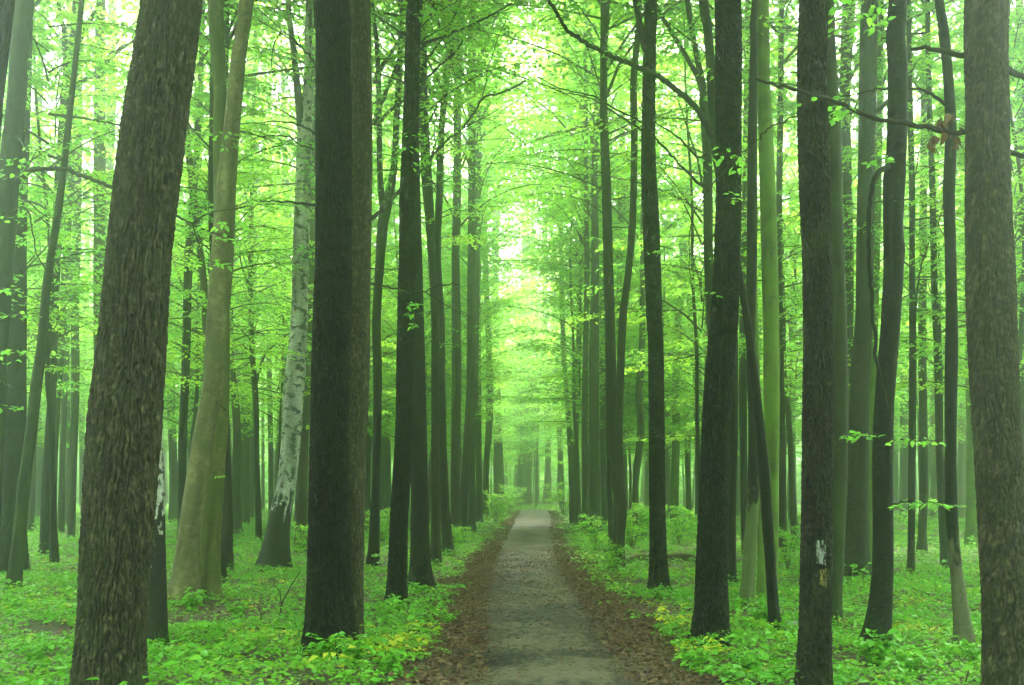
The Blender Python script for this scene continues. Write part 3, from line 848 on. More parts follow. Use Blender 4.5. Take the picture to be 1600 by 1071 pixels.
T('big near black furrowed trunk with a mossy flared foot left of the path', 'dark',
  [(517, 1022, 92), (516, 990, 78), (515, 940, 71), (515, 886, 68), (515, 736, 61), (518, 536, 57), (521, 400, 55), (522, 250, 55), (521, 50, 54), (518, 0, 57)], d=9.6, detail=(0.011, 0.03, 0.11, 0.02, 0.36),
  branches=[dict(p=[(495, 321, 9.6), (470, 318, 9.7), (441, 315, 9.9), (415, 315, 10.1), (391, 313, 10.3)], w=(4, 1.5), leaf=[(400, 318, 10.2, 7, (16, 9), 0.07)]),
            dict(p=[(496, 212, 9.6), (470, 196, 9.8), (455, 191, 9.9), (420, 191, 10.1), (374, 195, 10.4)], w=(3.5, 1.2)),
            dict(p=[(497, 236, 9.6), (472, 228, 9.8), (452, 215, 10), (435, 211, 10.1), (410, 213, 10.3), (391, 218, 10.4)], w=(3, 1.2)),
            dict(p=[(496, 110, 9.6), (478, 80, 9.8), (455, 60, 10), (432, 40, 10.2), (405, 15, 10.4)], w=(3, 1.2), sub=[dict(p=[(440, 48, 10.1), (428, 70, 10.1), (424, 100, 10.1), (427, 118, 10.1)], w=(2, 1.2)), dict(p=[(470, 72, 9.9), (462, 40, 9.9), (452, 10, 9.9)], w=(2, 1))])])
T('tan fine barked trunk close behind the right side of the big near black trunk', 'tan',
  [(549, 1008, 46), (549, 980, 40), (549, 886, 40), (550, 736, 41), (555, 600, 43), (557, 536, 43), (560, 400, 39), (565, 250, 34), (565, 150, 33), (564, 50, 33), (563, 0, 33)], d=10.3, detail=(0.013, 0.032, 0.06, 0.008, 0.5),
  branches=[dict(p=[(572, 346, 10.3), (588, 336, 10.8), (605, 318, 11.6), (624, 299, 13.2), (645, 280, 14.4), (661, 265, 14.9), (684, 235, 15.3), (702, 217, 15.5), (721, 202, 15.7), (740, 178, 15.9), (753, 155, 16), (778, 147, 16.1), (800, 138, 16.2), (822, 127, 16.3)], w=(7, 3.2),
      sub=[dict(p=[(753, 155, 16), (759, 130, 16), (762, 108, 16), (770, 85, 16), (778, 60, 16), (795, 25, 16)], w=(2.4, 1.2)), dict(p=[(721, 202, 15.7), (745, 190, 15.7), (768, 178, 15.7), (790, 163, 15.7)], w=(3, 1.4)), dict(p=[(684, 235, 15.3), (700, 225, 15.2), (720, 212, 15.2)], w=(3, 1))],
      leaf=[(676, 236, 15.1, 5, (7, 12), 0.07, True)]),
    dict(p=[(572, 443, 10.3), (600, 447, 10.5), (620, 453, 10.7), (645, 457, 10.9), (664, 456, 11), (676, 450, 11.1), (700, 444, 11.3), (718, 446, 11.4)], w=(4.5, 1.5), sub=[dict(p=[(664, 456, 11), (680, 467, 11.1), (694, 475, 11.2), (715, 488, 11.3), (735, 496, 11.4)], w=(2.5, 1)), dict(p=[(684, 470, 11.1), (675, 485, 11), (664, 497, 11)], w=(1.8, 1))],
      leaf=[(648, 484, 10.9, 18, (16, 16), 0.075), (640, 508, 10.9, 6, (12, 4), 0.07)]),
    dict(name='twig', p=[(574, 420, 10.4), (600, 422, 10.8), (622, 420, 11)], w=(2.5, 1))])
T('dark forked trunk with upswept boughs between the tan trunk and the path side oaks', 'black', [(582, 881, 21), (584, 860, 18), (586, 800, 15), (588, 734, 13), (590, 602, 14), (588, 501, 14), (592, 434, 14), (598, 350, 17), (604, 320, 17), (615, 268, 11), (619, 200, 10), (624, 100, 8), (629, 0, 8)], d=20.6,
  fork=[[(601, 335, 20.6, 12), (595, 300, 20.6, 10), (593, 235, 20.6, 9), (592, 150, 20.6, 8), (588, 60, 20.6, 7), (580, 0, 20.6, 7)]],
  branches=[dict(p=[(584, 196, 20.4), (592, 170, 20.2), (603, 145, 20), (614, 118, 19.8), (629, 75, 19.6), (634, 48, 19.5)], w=(8, 4)), dict(p=[(585, 130, 20.4), (596, 105, 20.2), (610, 84, 20), (624, 62, 19.9), (634, 44, 19.8)], w=(8, 4)),
            dict(p=[(592, 195, 20.4), (602, 180, 20), (616, 168, 19.6), (640, 150, 19), (657, 131, 18.6), (694, 97, 18), (715, 78, 17.8), (722, 62, 17.7)], w=(6, 3)),
            dict(p=[(650, 72, 19), (668, 66, 18.8), (694, 57, 18.5), (720, 45, 18.2), (741, 37, 18), (775, 20, 17.8), (800, 6, 17.6)], w=(5, 3))])
T('dark misty stem just left of the dark forked trunk', 'dark', [(573, 832, 10), (575, 734, 9), (574, 600, 9), (576, 400, 8), (580, 0, 7)], d=34.5)
T('left one of two pale misty trunks behind the path side oaks', 'brown', [(597, 812, 10), (598, 700, 9), (600, 600, 9), (602, 400, 8), (606, 0, 7)], d=48)
T('right one of two pale misty trunks behind the path side oaks', 'brown', [(606, 807, 8), (605, 700, 8), (606, 600, 8), (610, 400, 7), (614, 0, 6)], d=53)
# --- the row along the path, left
T('dark oak with pale flecks nearest the path on the left, front of an overlapping pair', 'dark', [(619, 947, 38), (620, 925, 32), (622, 870, 30), (624, 801, 28), (630, 700, 28), (632, 602, 26), (635, 468, 26), (636.5, 334, 26), (637, 302, 25), (642, 201, 25), (644, 101, 23.5), (646, 34, 24), (648, 0, 24)], d=13.4, detail=(0.015, 0.034, 0.1, 0.016, 0.4),
  branches=[dict(name='twig', p=[(650, 80, 13.4), (664, 60, 13.2), (682, 50, 13), (700, 40, 13)], w=(3, 1.2), leaf=[(668, 20, 13, 16, (20, 12), 0.085)]),
            dict(name='twig', p=[(646, 215, 13.3), (640, 205, 13), (632, 212, 12.8)], w=(2.5, 1), leaf=[(640, 222, 12.7, 26, (28, 20), 0.085), (655, 258, 12.8, 10, (14, 8), 0.08), (617, 232, 12.8, 9, (14, 8), 0.08)])])
T('dark flared oak by the path on the left, rear of an overlapping pair', 'dark', [(657, 921, 46), (656, 905, 38), (656, 869, 31), (655, 800, 28), (655, 734, 26), (655, 602, 22), (653, 501, 20), (651, 400, 18), (649, 300, 16), (647, 100, 14), (648, 0, 13)], d=15.4)
T('upright grey trunk third along the left side of the path', 'brown', [(681, 884, 18), (681, 850, 16), (681, 734, 14), (680, 602, 13), (680, 500, 13), (675, 400, 13), (671, 334, 15), (667, 280, 17), (662, 180, 15), (658, 0, 13)], d=20)
T('slim flared trunk fourth along the left side of the path touching its neighbour', 'dark', [(700, 869, 24), (699, 850, 18), (696, 801, 15), (692, 700, 13), (690, 602, 12), (689, 501, 12), (684, 420, 12), (684, 367, 11), (687, 300, 12), (690, 201, 10), (700, 101, 11), (703, 50, 11), (702, 0, 11)], d=22.8)
T('straight misty brown trunk fifth along the left side of the path', 'brown', [(713, 852, 19), (712, 734, 15), (713, 600, 15), (713, 501, 14), (712, 400, 13), (714, 300, 13), (716, 0, 11)], d=27)
T('bent trunk leaning right among the misty row left of the path', 'brown', [(723, 850, 11), (725, 790, 12), (728, 734, 13), (733, 667, 15), (736, 600, 14), (736, 500, 13), (737, 350, 12), (738, 0, 11)], d=27.8)
T('dark straight trunk just behind the bent trunk left of the path', 'dark', [(736, 834, 16), (737, 810, 12), (738, 734, 10), (742, 600, 10), (744, 500, 9), (748, 200, 8), (750, 0, 8)], d=33.5)
T('pale straight trunk eighth along the left side of the path', 'brown', [(749, 823, 12), (748, 700, 9), (748, 600, 8), (747, 450, 8), (750, 200, 7), (752, 0, 7)], d=39.5)
T('dark curved trunk by the far left edge of the path', 'dark', [(759, 818, 11), (760, 734, 10), (764, 667, 11), (765, 600, 11), (762, 500, 9), (757, 367, 8), (758, 200, 8), (762, 0, 7)], d=43)
T('broad misty trunk where the left side of the path ends', 'brown', [(781, 804, 17), (780, 734, 15), (776, 634, 14), (773, 500, 12), (776, 300, 11), (780, 0, 10)], d=56.5)
# --- the end of the path
T('dark small trunk beyond the path end, leftmost of three', 'dark', [(811, 793, 10), (812, 751, 8), (815, 650, 8), (818, 400, 7), (820, 200, 6)], d=76, top=24, crowns=(('h', 8, 1.1),))
T('wide pale trunk beyond the path end, second of three', 'brown', [(820, 793, 11), (820, 740, 10), (822, 600, 9), (824, 300, 8)], d=77, top=24, crowns=(('h', 9, 1.1),))
T('narrow trunk beyond the path end, touching a wide pale trunk', 'brown', [(828, 793, 6), (828, 740, 6), (830, 600, 6), (832, 300, 5)], d=78, top=22, crowns=(('h', 9, 1.0),))
T('lone dark trunk beyond the right end of the path', 'dark', [(856, 794, 10), (856, 740, 8), (853, 600, 8), (850, 300, 7)], d=74, top=24, crowns=(('h', 8.5, 1.1),))
T('faint trunk in thick mist beyond the middle of the path end', 'brown', [(839, 788, 7), (839, 700, 7), (838, 500, 6)], d=88, top=24, crowns=(('h', 9, 1.1),))
# --- the row along the path, right
T('slim dark trunk at the far right end of the path', 'dark', [(878, 797, 9), (877, 750, 9), (875, 700, 9), (873, 634, 9), (871, 590, 9), (868, 500, 8), (860, 300, 7), (858, 0, 6)], d=64)
T('thin bowed trunk of a close pair on the right side of the far path', 'dark', [(894, 820, 10), (893, 780, 9), (892, 734, 8.5), (889, 667, 8.5), (884, 600, 8), (880, 540, 8), (877, 400, 7), (874, 200, 6), (874, 0, 5)], d=41)
T('straight trunk of a close pair on the right side of the far path', 'brown', [(903, 825, 12), (902, 790, 10), (900, 734, 8.5), (900, 667, 9), (902, 600, 9), (905, 500, 8), (910, 300, 7), (912, 0, 6)], d=38)
T('narrow left trunk of the joined pair on the right of the path', 'brown', [(914, 838, 13), (915, 800, 11), (914, 734, 11), (914, 600, 9), (917, 439, 8), (916, 300, 7), (914, 0, 6)], d=32.5)
T('stout right trunk of the joined pair on the right of the path', 'brown', [(931, 840, 22), (930, 815, 18), (929, 734, 17), (928, 600, 17), (930, 439, 13), (929, 263, 10), (933, 153, 10), (925, 88, 9), (916, 0, 8)], d=31.5,
  branches=[dict(p=[(927, 225, 31.5), (920, 205, 31), (908, 199, 30.5), (885, 203, 30), (858, 211, 29.5), (830, 222, 29)], w=(5, 2))])
T('gnarled trunk right of the path with a knot low on it and two stems above', 'brown', [(966, 891, 24), (966, 870, 20), (967, 830, 20), (970, 790, 22), (963, 734, 18), (959, 667, 17), (956, 600, 16), (953, 500, 16), (951, 439, 16), (948, 307, 15), (944, 197, 13), (943, 132, 11), (943, 0, 10)], d=19, crowns=(('H', 10, 0.95),),
  fork=[[(972, 785, 19, 9), (970, 740, 19.2, 11), (967, 680, 19.3, 12), (969, 600, 19.4, 12), (973, 500, 19.5, 12), (980, 440, 19.6, 11), (988, 351, 19.7, 11), (991, 219, 19.8, 11), (990, 132, 19.8, 11), (996, 60, 19.8, 9), (999, 0, 19.8, 8)]])
T('pale misty stem standing between the two stems of the gnarled trunk', 'brown', [(967, 825, 10), (968, 600, 9), (968, 395, 9), (972, 307, 10), (972, 219, 9), (971, 101, 8), (970, 0, 7)], d=38)
T('dim straight trunk between the joined pair and the gnarled trunk', 'brown', [(946, 826, 12), (943, 740, 10), (942, 667, 9), (941, 500, 8), (940, 200, 7), (940, 0, 6)], d=37.5)
T('low dark stem touching the left foot of the gnarled trunk', 'dark', [(955, 876, 9), (954, 830, 8), (953, 780, 8), (951, 720, 7), (949, 600, 6), (947, 400, 5), (946, 200, 4)], d=21.4, top=15)
T('snaking slim trunk between the gnarled trunk and the straight dark oak right of the path', 'mossy', [(993, 837, 8), (992, 785, 9), (995, 734, 11), (1001, 684, 12), (1001, 650, 13), (998, 617, 12), (1000, 590, 11), (1003, 536, 10), (1004, 470, 9), (1006, 300, 9), (1010, 0, 8)], d=32.3)
T('straight dark oak right of the path with a fork at the top edge', 'dark', [(1031, 927, 40), (1030, 905, 32), (1028, 836, 27), (1026, 686, 25), (1024, 536, 24), (1022, 500, 25), (1017, 350, 26), (1013, 250, 23), (1014, 150, 21), (1016, 50, 20), (1017, 0, 20)], d=14.9, detail=(0.016, 0.034, 0.1, 0.015, 0.4),
  fork=[[(1009, 78, 14.9, 10), (1002, 50, 14.9, 10), (997, 25, 14.9, 9), (992, -5, 14.9, 9)]],
  branches=[dict(name='twig', p=[(1020, 392, 14.8), (1030, 385, 14.5), (1050, 388, 14.3)], w=(2.5, 1), leaf=[(1024, 392, 14.3, 7, (12, 7), 0.08)]),
            dict(p=[(1004, 205, 14.9), (985, 192, 14.8), (955, 172, 14.6), (920, 152, 14.3), (880, 145, 14), (845, 130, 13.8)], w=(3, 1.2))])
T('pale green trunk standing in mist right of the straight dark oak', 'green', [(1054, 824, 15), (1054, 790, 13), (1055, 734, 12.5), (1057, 667, 12.5), (1056, 600, 12), (1060, 500, 12), (1066, 440, 12), (1070, 300, 10), (1074, 0, 8)], d=39)
T('thin misty trunk midway between the straight dark oak and the broad oak', 'brown', [(1076, 812, 10), (1075, 734, 9), (1074, 667, 9), (1069, 600, 8), (1066, 500, 8), (1064, 0, 6)], d=48)
T('broad pale trunk in mist against the left flank of the broad oak', 'brown', [(1095, 820, 18), (1093, 700, 15), (1090, 600, 14), (1086, 540, 14), (1078, 470, 12), (1074, 300, 11), (1078, 0, 10)], d=42)
T('faintest thin trunk in mist just right of the straight dark oak', 'brown', [(1045, 803, 6), (1045, 600, 5), (1047, 300, 5), (1050, 0, 4)], d=58)
T('broad oak with furrowed dark bark nearest the path on the right', 'dark', [(1112, 1006, 66), (1112, 985, 57), (1113, 950, 52), (1112, 886, 47), (1114, 800, 45), (1116, 736, 44), (1120, 636, 44), (1128, 536, 43), (1132, 500, 43), (1138, 350, 40), (1139, 250, 39), (1138, 125, 40), (1137, 0, 38)], d=10.1, detail=(0.011, 0.032, 0.11, 0.02, 0.36))
T('black trunk with branching top showing left of the upper broad oak', 'black', [(1124, 890, 17), (1120, 700, 15), (1114, 540, 14), (1110, 500, 14), (1107, 400, 14), (1105, 250, 15), (1100, 170, 14), (1097, 130, 11), (1088, 85, 8), (1080, 40, 8), (1074, 0, 8)], d=19.1, crowns=(('H', 11.5, 0.9),),
  fork=[[(1098, 140, 19.1, 9), (1090, 120, 19.1, 8), (1076, 95, 19.1, 7), (1056, 62, 19.1, 6), (1040, 35, 19.1, 6), (1027, 12, 19.1, 5)]])
T('black trunk behind the broad oak that sends a long bough over the path', 'black', [(1143, 916, 19), (1143, 895, 15), (1143, 801, 13), (1146, 700, 13), (1147, 600, 13), (1142, 400, 13), (1128, 300, 13), (1118, 237, 13), (1113, 175, 13), (1109, 88, 14), (1104, 30, 14), (1099, 0, 15)], d=16.0,
  branches=[dict(p=[(1114, 218, 16), (1108, 205, 15.9), (1095, 180, 15.7), (1078, 158, 15.4), (1061, 145, 15.1), (1040, 128, 14.8), (1017, 114, 14.4), (992, 103, 14), (969, 94, 13.6), (945, 83, 13.2), (920, 70, 12.8), (900, 57, 12.4), (884, 45, 12.1), (873, 27, 11.9), (866, 14, 11.7), (854, -4, 11.5)], w=(9, 5.5), label='long black bough arching up to the left over the path',
    leaf=[(942, 90, 13.2, 6, (10, 8), 0.075)]),
    dict(p=[(1108, 300, 16), (1085, 280, 15.9), (1060, 255, 15.8), (1035, 228, 15.6), (1000, 190, 15.4), (960, 170, 15.2), (925, 150, 15), (880, 140, 14.8), (840, 122, 14.6)], w=(4, 1.5)),
    dict(p=[(1106, 240, 16), (1090, 245, 16), (1060, 215, 16), (1030, 195, 16), (1000, 170, 16)], w=(3.5, 1.5))])
T('dark left stem of the clump behind the leaning black stem right of the broad oak', 'black', [(1163, 866, 8), (1162, 800, 10), (1162, 734, 11), (1161, 600, 13), (1162, 450, 12), (1165, 300, 11), (1168, 0, 9)], d=23.5)
T('trunk with pale green flared foot and black upper part right of the broad oak', 'blackgreen', [(1165, 949, 28), (1167, 925, 24), (1169, 902, 22), (1174, 820, 19), (1177, 768, 18), (1176.5, 667, 14.5), (1174, 600, 13), (1173, 500, 14), (1175, 387, 16), (1176, 193, 14), (1178, 64, 11), (1180, 0, 10)], d=13.3, name='forest_tree')
T('short pale green foot of a slim trunk squeezed behind the leaning black stem', 'green', [(1190, 947, 16), (1190, 900, 13), (1189, 835, 12), (1187, 780, 10), (1183, 600, 9), (1178, 400, 9), (1179, 0, 8)], d=13.9, crowns=())
T('black slim stem leaning left towards the broad oak', 'black', [(1211, 988, 22), (1209, 960, 18), (1206, 920, 17), (1203, 869, 16.5), (1198, 801, 17), (1194, 734, 17), (1187, 667, 15), (1180, 600, 14), (1168, 503, 12), (1157, 438, 10), (1148, 370, 9), (1140, 250, 8), (1136, 0, 7)], d=11.2, crowns=())
T('bright moss green smooth trunk right of the broad oak', 'green', [(1202, 935, 26), (1204, 900, 22), (1206, 850, 21), (1207, 734, 20), (1206, 644, 24), (1204, 451, 26), (1198, 258, 24), (1193, 129, 21), (1190, 0, 22)], d=14.4)
T('brown misty trunk just right of the bright moss green trunk', 'brown', [(1223, 879, 17), (1223, 850, 14), (1222, 734, 13), (1220, 600, 11), (1217, 380, 10), (1220, 150, 9), (1222, 0, 8)], d=21)
T('pale misty trunk between the moss green trunk and the blazed oak', 'brown', [(1237, 817, 11), (1238, 600, 10), (1238, 300, 9), (1240, 0, 8)], d=44)
BLAZED = T('near brown oak with white and yellow paint marks cut off by the bottom edge', 'brown', [(1271, 1100, 58), (1271, 1071, 54), (1273, 990, 50), (1274, 936, 49), (1275.5, 786, 47), (1277, 636, 47), (1278, 536, 45), (1276, 400, 45), (1271, 250, 48), (1269, 100, 46), (1272, 0, 44)], d=7.4, detail=(0.009, 0.028, 0.08, 0.016, 0.36),
  branches=[dict(name='twig', p=[(1247, 178, 7.4), (1225, 190, 7.8), (1200, 203, 8.3), (1175, 228, 8.8), (1150, 247, 9.1), (1120, 280, 9.4), (1100, 306, 9.6), (1088, 325, 9.7), (1080, 346, 9.8), (1078, 375, 9.8), (1077, 400, 9.8), (1080, 450, 9.8)], w=(3, 1.2),
      sub=[dict(p=[(1150, 247, 9.1), (1135, 240, 9.2), (1118, 238, 9.3)], w=(1.6, 0.8)), dict(p=[(1120, 280, 9.4), (1140, 290, 9.4), (1160, 305, 9.4)], w=(1.6, 0.8))],
      leaf=[(1125, 250, 9.3, 22, (34, 20), 0.07), (1150, 300, 9.4, 9, (18, 14), 0.065), (1060, 355, 9.8, 10, (20, 16), 0.065), (1110, 462, 9.8, 5, (14, 4), 0.07)]),
    dict(name='twig', p=[(1295, 60, 7.4), (1310, 45, 7.9), (1330, 35, 8.3), (1360, 30, 8.8)], w=(2.5, 1), leaf=[(1330, 40, 8.4, 20, (38, 20), 0.075), (1312, 8, 8.4, 10, (20, 12), 0.075)])])
T('dark grey green trunk emerging right behind the blazed oak', 'mossy', [(1300, 980, 28), (1303, 950, 22), (1306, 861, 24), (1310, 736, 26), (1311, 636, 27), (1309, 500, 28), (1305, 350, 25), (1301, 200, 24), (1297, 75, 17), (1296, 0, 16)], d=11.4)
T('grey trunk in light mist second to the right behind the blazed oak', 'brown', [(1316, 874, 22), (1322, 600, 19), (1324, 450, 19), (1322, 300, 19), (1320, 150, 18), (1327, 0, 19)], d=21)
T('big brown trunk with a broad flared foot between the blazed oak and the black trunk', 'brown', [(1338, 908, 56), (1338, 890, 44), (1339, 860, 37), (1339, 836, 34), (1341, 736, 31), (1343, 636, 29), (1347, 536, 28), (1350, 500, 27), (1353, 300, 26), (1356, 150, 26), (1359, 0, 25)], d=16.8,
  branches=[dict(p=[(1366, 176, 16.8), (1375, 170, 16.6), (1386, 160, 16.4), (1396, 150, 16.2)], w=(8, 5))])
T('green stained trunk mostly hidden between the big brown trunk and the black trunk', 'green', [(1359, 884, 16), (1359, 836, 12), (1362, 700, 11), (1366, 536, 11), (1372, 300, 10), (1377, 0, 9)], d=20)
T('crooked black wet trunk with light lichen spots right of the big brown trunk', 'black', [(1366, 1016, 48), (1370, 990, 41), (1375, 950, 35), (1379, 900, 32), (1380, 836, 31), (1379, 736, 31), (1381, 636, 30), (1389, 536, 29), (1393, 470, 30), (1396, 420, 31), (1397, 390, 33), (1395, 350, 30), (1397, 280, 34), (1400, 250, 31), (1402, 200, 30), (1403, 100, 29), (1403, 0, 28)], d=9.9, knob=0.25,
  branches=[dict(name='dead_branch', p=[(1390, 262, 9.8), (1376, 266, 9.7), (1367, 280, 9.6), (1360, 310, 9.6), (1357, 350, 9.6), (1360, 425, 9.6), (1365, 500, 9.6), (1369, 560, 9.6), (1378, 600, 9.6), (1387, 641, 9.5)], w=(8, 4), label='bare dead limb hanging down beside the trunk'),
    dict(p=[(1390, 137, 9.9), (1370, 140, 10), (1345, 146, 10.2), (1310, 152, 10.4)], w=(3.5, 1.5), leaf=[(1318, 150, 10.2, 8, (20, 10), 0.075), (1303, 178, 9.2, 18, (16, 11), 0.075)]),
    dict(name='twig', p=[(1384, 250, 9.8), (1380, 248, 9.5), (1372, 252, 9.3)], w=(2, 1), leaf=[(1370, 250, 9.4, 14, (22, 9), 0.075)]),
    dict(name='twig', p=[(1368, 680, 9.8), (1350, 676, 9.5), (1325, 672, 9.3), (1312, 680, 9.2)], w=(2.2, 1), leaf=[(1338, 680, 9.3, 24, (28, 13), 0.08)]),
    dict(name='twig', p=[(1394, 690, 9.8), (1410, 688, 9.6), (1440, 690, 9.4), (1470, 686, 9.3)], w=(2.2, 1), leaf=[(1425, 688, 9.5, 22, (36, 9), 0.075)]),
    dict(name='twig', p=[(1394, 790, 9.8), (1415, 784, 9.6), (1450, 785, 9.4), (1490, 782, 9.3)], w=(2.2, 1), leaf=[(1445, 786, 9.4, 34, (54, 9), 0.08)]),
    dict(name='twig', p=[(1388, 5, 9.9), (1375, 15, 9.6), (1360, 30, 9.4)], w=(2.5, 1), leaf=[(1372, 30, 9.4, 18, (24, 18), 0.08)])])
T('sinuous slim trunk, black above and grey at the foot, right of the crooked black one', 'blackgrey', [(1508, 1022, 38), (1506, 1005, 30), (1502, 960, 24), (1499, 936, 21.5), (1495, 900, 19), (1491, 861, 18), (1486, 786, 18), (1485, 686, 18), (1487, 536, 19), (1487, 500, 18), (1485, 380, 17), (1483, 300, 18), (1486, 200, 17), (1480, 100, 15), (1474, 50, 17), (1467, 0, 14)], d=9.6,
  branches=[dict(p=[(1476, 163, 9.6), (1465, 155, 9.7), (1450, 145, 9.8), (1433, 139, 10), (1415, 138, 10.2)], w=(5, 3)), dict(name='twig', p=[(1482, 370, 9.6), (1475, 368, 9.8), (1462, 342, 9.9), (1455, 325, 10)], w=(2, 1))])
T('slender trunk with a side fork standing just right of the crooked black trunk', 'dark', [(1424, 900, 14), (1424, 870, 11), (1425, 736, 11), (1426, 536, 11), (1425, 400, 9), (1425, 300, 9), (1422, 150, 8), (1420, 0, 7)], d=17.8, crowns=(('S', 4.6, 0.8), ('H', 10, 0.8)),
  branches=[dict(p=[(1425, 560, 17.8), (1429, 500, 17.7), (1434, 450, 17.5), (1440, 415, 17.4), (1450, 380, 17.3)], w=(5, 2.5))])
T('grey trunk in light mist between the two slender dark trunks at the right', 'brown', [(1440, 869, 17), (1441, 840, 13), (1443, 736, 13), (1441, 536, 12), (1443, 300, 11), (1446, 0, 10)], d=22.9)
T('dark slender trunk with low leafy twigs immediately left of the sinuous slim trunk', 'dark', [(1477, 893, 15), (1475, 860, 12), (1470, 750, 12), (1468, 686, 12.5), (1465, 536, 12), (1460, 450, 10), (1457, 300, 9), (1452, 150, 8), (1450, 0, 7)], d=18.7, crowns=(('S', 3.4, 0.9), ('H', 10, 0.8)))
T('wide grey trunk in mist behind the slender trunk with a side fork', 'brown', [(1413, 816, 15), (1413, 600, 14), (1414, 300, 12), (1416, 0, 10)], d=44.5)
T('narrow pale trunk in mist touching the right flank of the crooked black trunk', 'brown', [(1400, 806, 9), (1400, 600, 8), (1402, 300, 7), (1404, 0, 6)], d=54)
T('pale green smooth trunk left of the foreground oak at the right edge', 'green', [(1519, 855, 25), (1519, 825, 20), (1518, 686, 16), (1515, 536, 14), (1511, 300, 11), (1510, 0, 9)], d=26.2)
T('thin trunk in mist between the sinuous trunk and the pale green trunk', 'brown', [(1499, 806, 6), (1499, 600, 5.5), (1501, 300, 5), (1503, 0, 4)], d=54)
T('dark slim trunk just peeking out left of the foreground oak at the right edge', 'dark', [(1529, 842, 11), (1528, 700, 9), (1527, 400, 8), (1529, 0, 7)], d=30.3)
T('foreground oak at the right edge leaning left with flaky brown bark and dead twigs', 'oak', [(1582, 1115, 92), (1580, 1071, 82), (1574, 936, 75), (1567, 836, 71), (1561, 736, 69), (1555, 636, 69), (1550, 536, 70), (1547, 450, 70), (1543, 300, 67), (1542, 150, 66), (1541, 0, 65)], d=7.0, detail=(0.0085, 0.034, 0.08, 0.02, 0.34),
  branches=[dict(name='dead_branch', p=[(1514, 204, 7), (1505, 206, 7.05), (1488, 208, 7.1), (1470, 204, 7.1), (1447, 199, 7.15), (1420, 194, 7.2), (1404, 189, 7.2), (1388, 190, 7.25), (1362, 182, 7.3), (1340, 175, 7.3), (1318, 165, 7.3), (1300, 157, 7.3), (1270, 147, 7.15), (1240, 139, 7.1), (1218, 133, 7.2), (1196, 129, 7.3), (1180, 121, 7.3)], w=(9, 4), label='long bare dead branch with withered brown leaves, reaching left across three trunks',
      sub=[dict(p=[(1222, 134, 7.2), (1219, 124, 7.2), (1225, 114, 7.2), (1240, 113, 7.2), (1258, 117, 7.2)], w=(2.6, 1.4)), dict(p=[(1225, 114, 7.2), (1222, 100, 7.2), (1217, 88, 7.2)], w=(1.6, 1)), dict(p=[(1470, 204, 7.1), (1472, 190, 7.1), (1466, 178, 7.1)], w=(2, 1.2)), dict(p=[(1300, 157, 7.3), (1295, 168, 7.3), (1290, 180, 7.3)], w=(1.6, 1))],
      leaf=[(1470, 200, 7.1, 13, (9, 20), 0.075, True), (1497, 205, 7.05, 5, (7, 16), 0.07, True), (1305, 178, 7.3, 12, (18, 9), 0.065), (1250, 172, 7.3, 3, (8, 6), 0.06)]),
    dict(name='dead_branch', p=[(1512, 86, 7), (1500, 85, 7.05), (1480, 82, 7.1), (1462, 78, 7.15), (1448, 75, 7.2), (1436, 73, 7.2), (1425, 76, 7.25)], w=(8, 5), label='short broken dead branch near the top edge'),
    dict(p=[(1572, 106, 7), (1582, 111, 7), (1592, 118, 7), (1606, 126, 7), (1640, 140, 7)], w=(10, 7)), dict(p=[(1574, 239, 7), (1586, 240, 7), (1600, 243, 7), (1640, 252, 7)], w=(8, 6))])
T('dark trunk half out of view at the right edge behind the foreground oak', 'dark', [(1604, 850, 18), (1602, 700, 14), (1599, 536, 12), (1597, 300, 11), (1594, 30, 11), (1593, 0, 11)], d=21)

# ------------------------------------------------------------------ painted trail marks on the blazed oak
def paint_mark(x, y0, y1, wpx, mat, d=7.4, r_px=24.0):
    cx = np.interp((y0 + y1) / 2, (786, 936), (1275.5, 1274))
    mb = MB()
    rad = r_px / F * d + 0.0035
    axis = P(cx, 0, d)[0]
    nu, nv = 18, 36
    for i in range(nu):
        for j in range(nv):
            px0, px1 = x - wpx / 2 + wpx * i / nu, x - wpx / 2 + wpx * (i + 1) / nu
            py0, py1 = y0 + (y1 - y0) * j / nv, y0 + (y1 - y0) * (j + 1) / nv
            edge = min(i + 1, nu - i) / 4.0 * min(1, min(j + 1, nv - j) / 3.0)
            if 0.6 * vnoise(np.array(px0 * 0.8), np.array(py0 * 0.11), 3) + 0.4 * vnoise(np.array(px0 * 0.9), np.array(py0 * 0.5), 8) + min(edge, 1) * 0.16 < 0.62:
                continue
            q = []
            for a, b in ((px0, py0), (px1, py0), (px1, py1), (px0, py1)):
                p = P(a, b, d)
                dx = np.clip((p[0] - axis) / rad, -0.98, 0.98)
                q.append((p[0], d - rad * math.sqrt(1 - dx * dx), p[2]))
            mb.add(q, [(0, 1, 2, 3)])
    root = BLAZED
    o = mb.build('paint_mark', [mat], root)
    o.location = -np.array(root.location)
    return o

def plain(name, col, rough=0.6):
    m, t, o = new_mat(name)
    b = N(t, 'ShaderNodeBsdfPrincipled', Roughness=rough)
    n = N(t, 'ShaderNodeTexNoise', Scale=60.0, Detail=4.0)
    g = N(t, 'ShaderNodeNewGeometry')
    t.links.new(g.outputs['Position'], n.inputs['Vector'])
    c = ramp(t, n.outputs[0], [(0.3, tuple(k * 0.55 for k in col)), (0.6, col)])
    t.links.new(c, b.inputs['Base Color'])
    t.links.new(b.outputs[0], o.inputs['Surface'])
    return m
paint_mark(1275.5, 843, 882, 15, plain('white_paint', (0.19, 0.2, 0.165)))['label'] = 'flaked white paint mark'
paint_mark(1278.5, 886, 913, 13, plain('yellow_paint', (0.16, 0.125, 0.02)))['label'] = 'flaked yellow paint mark'

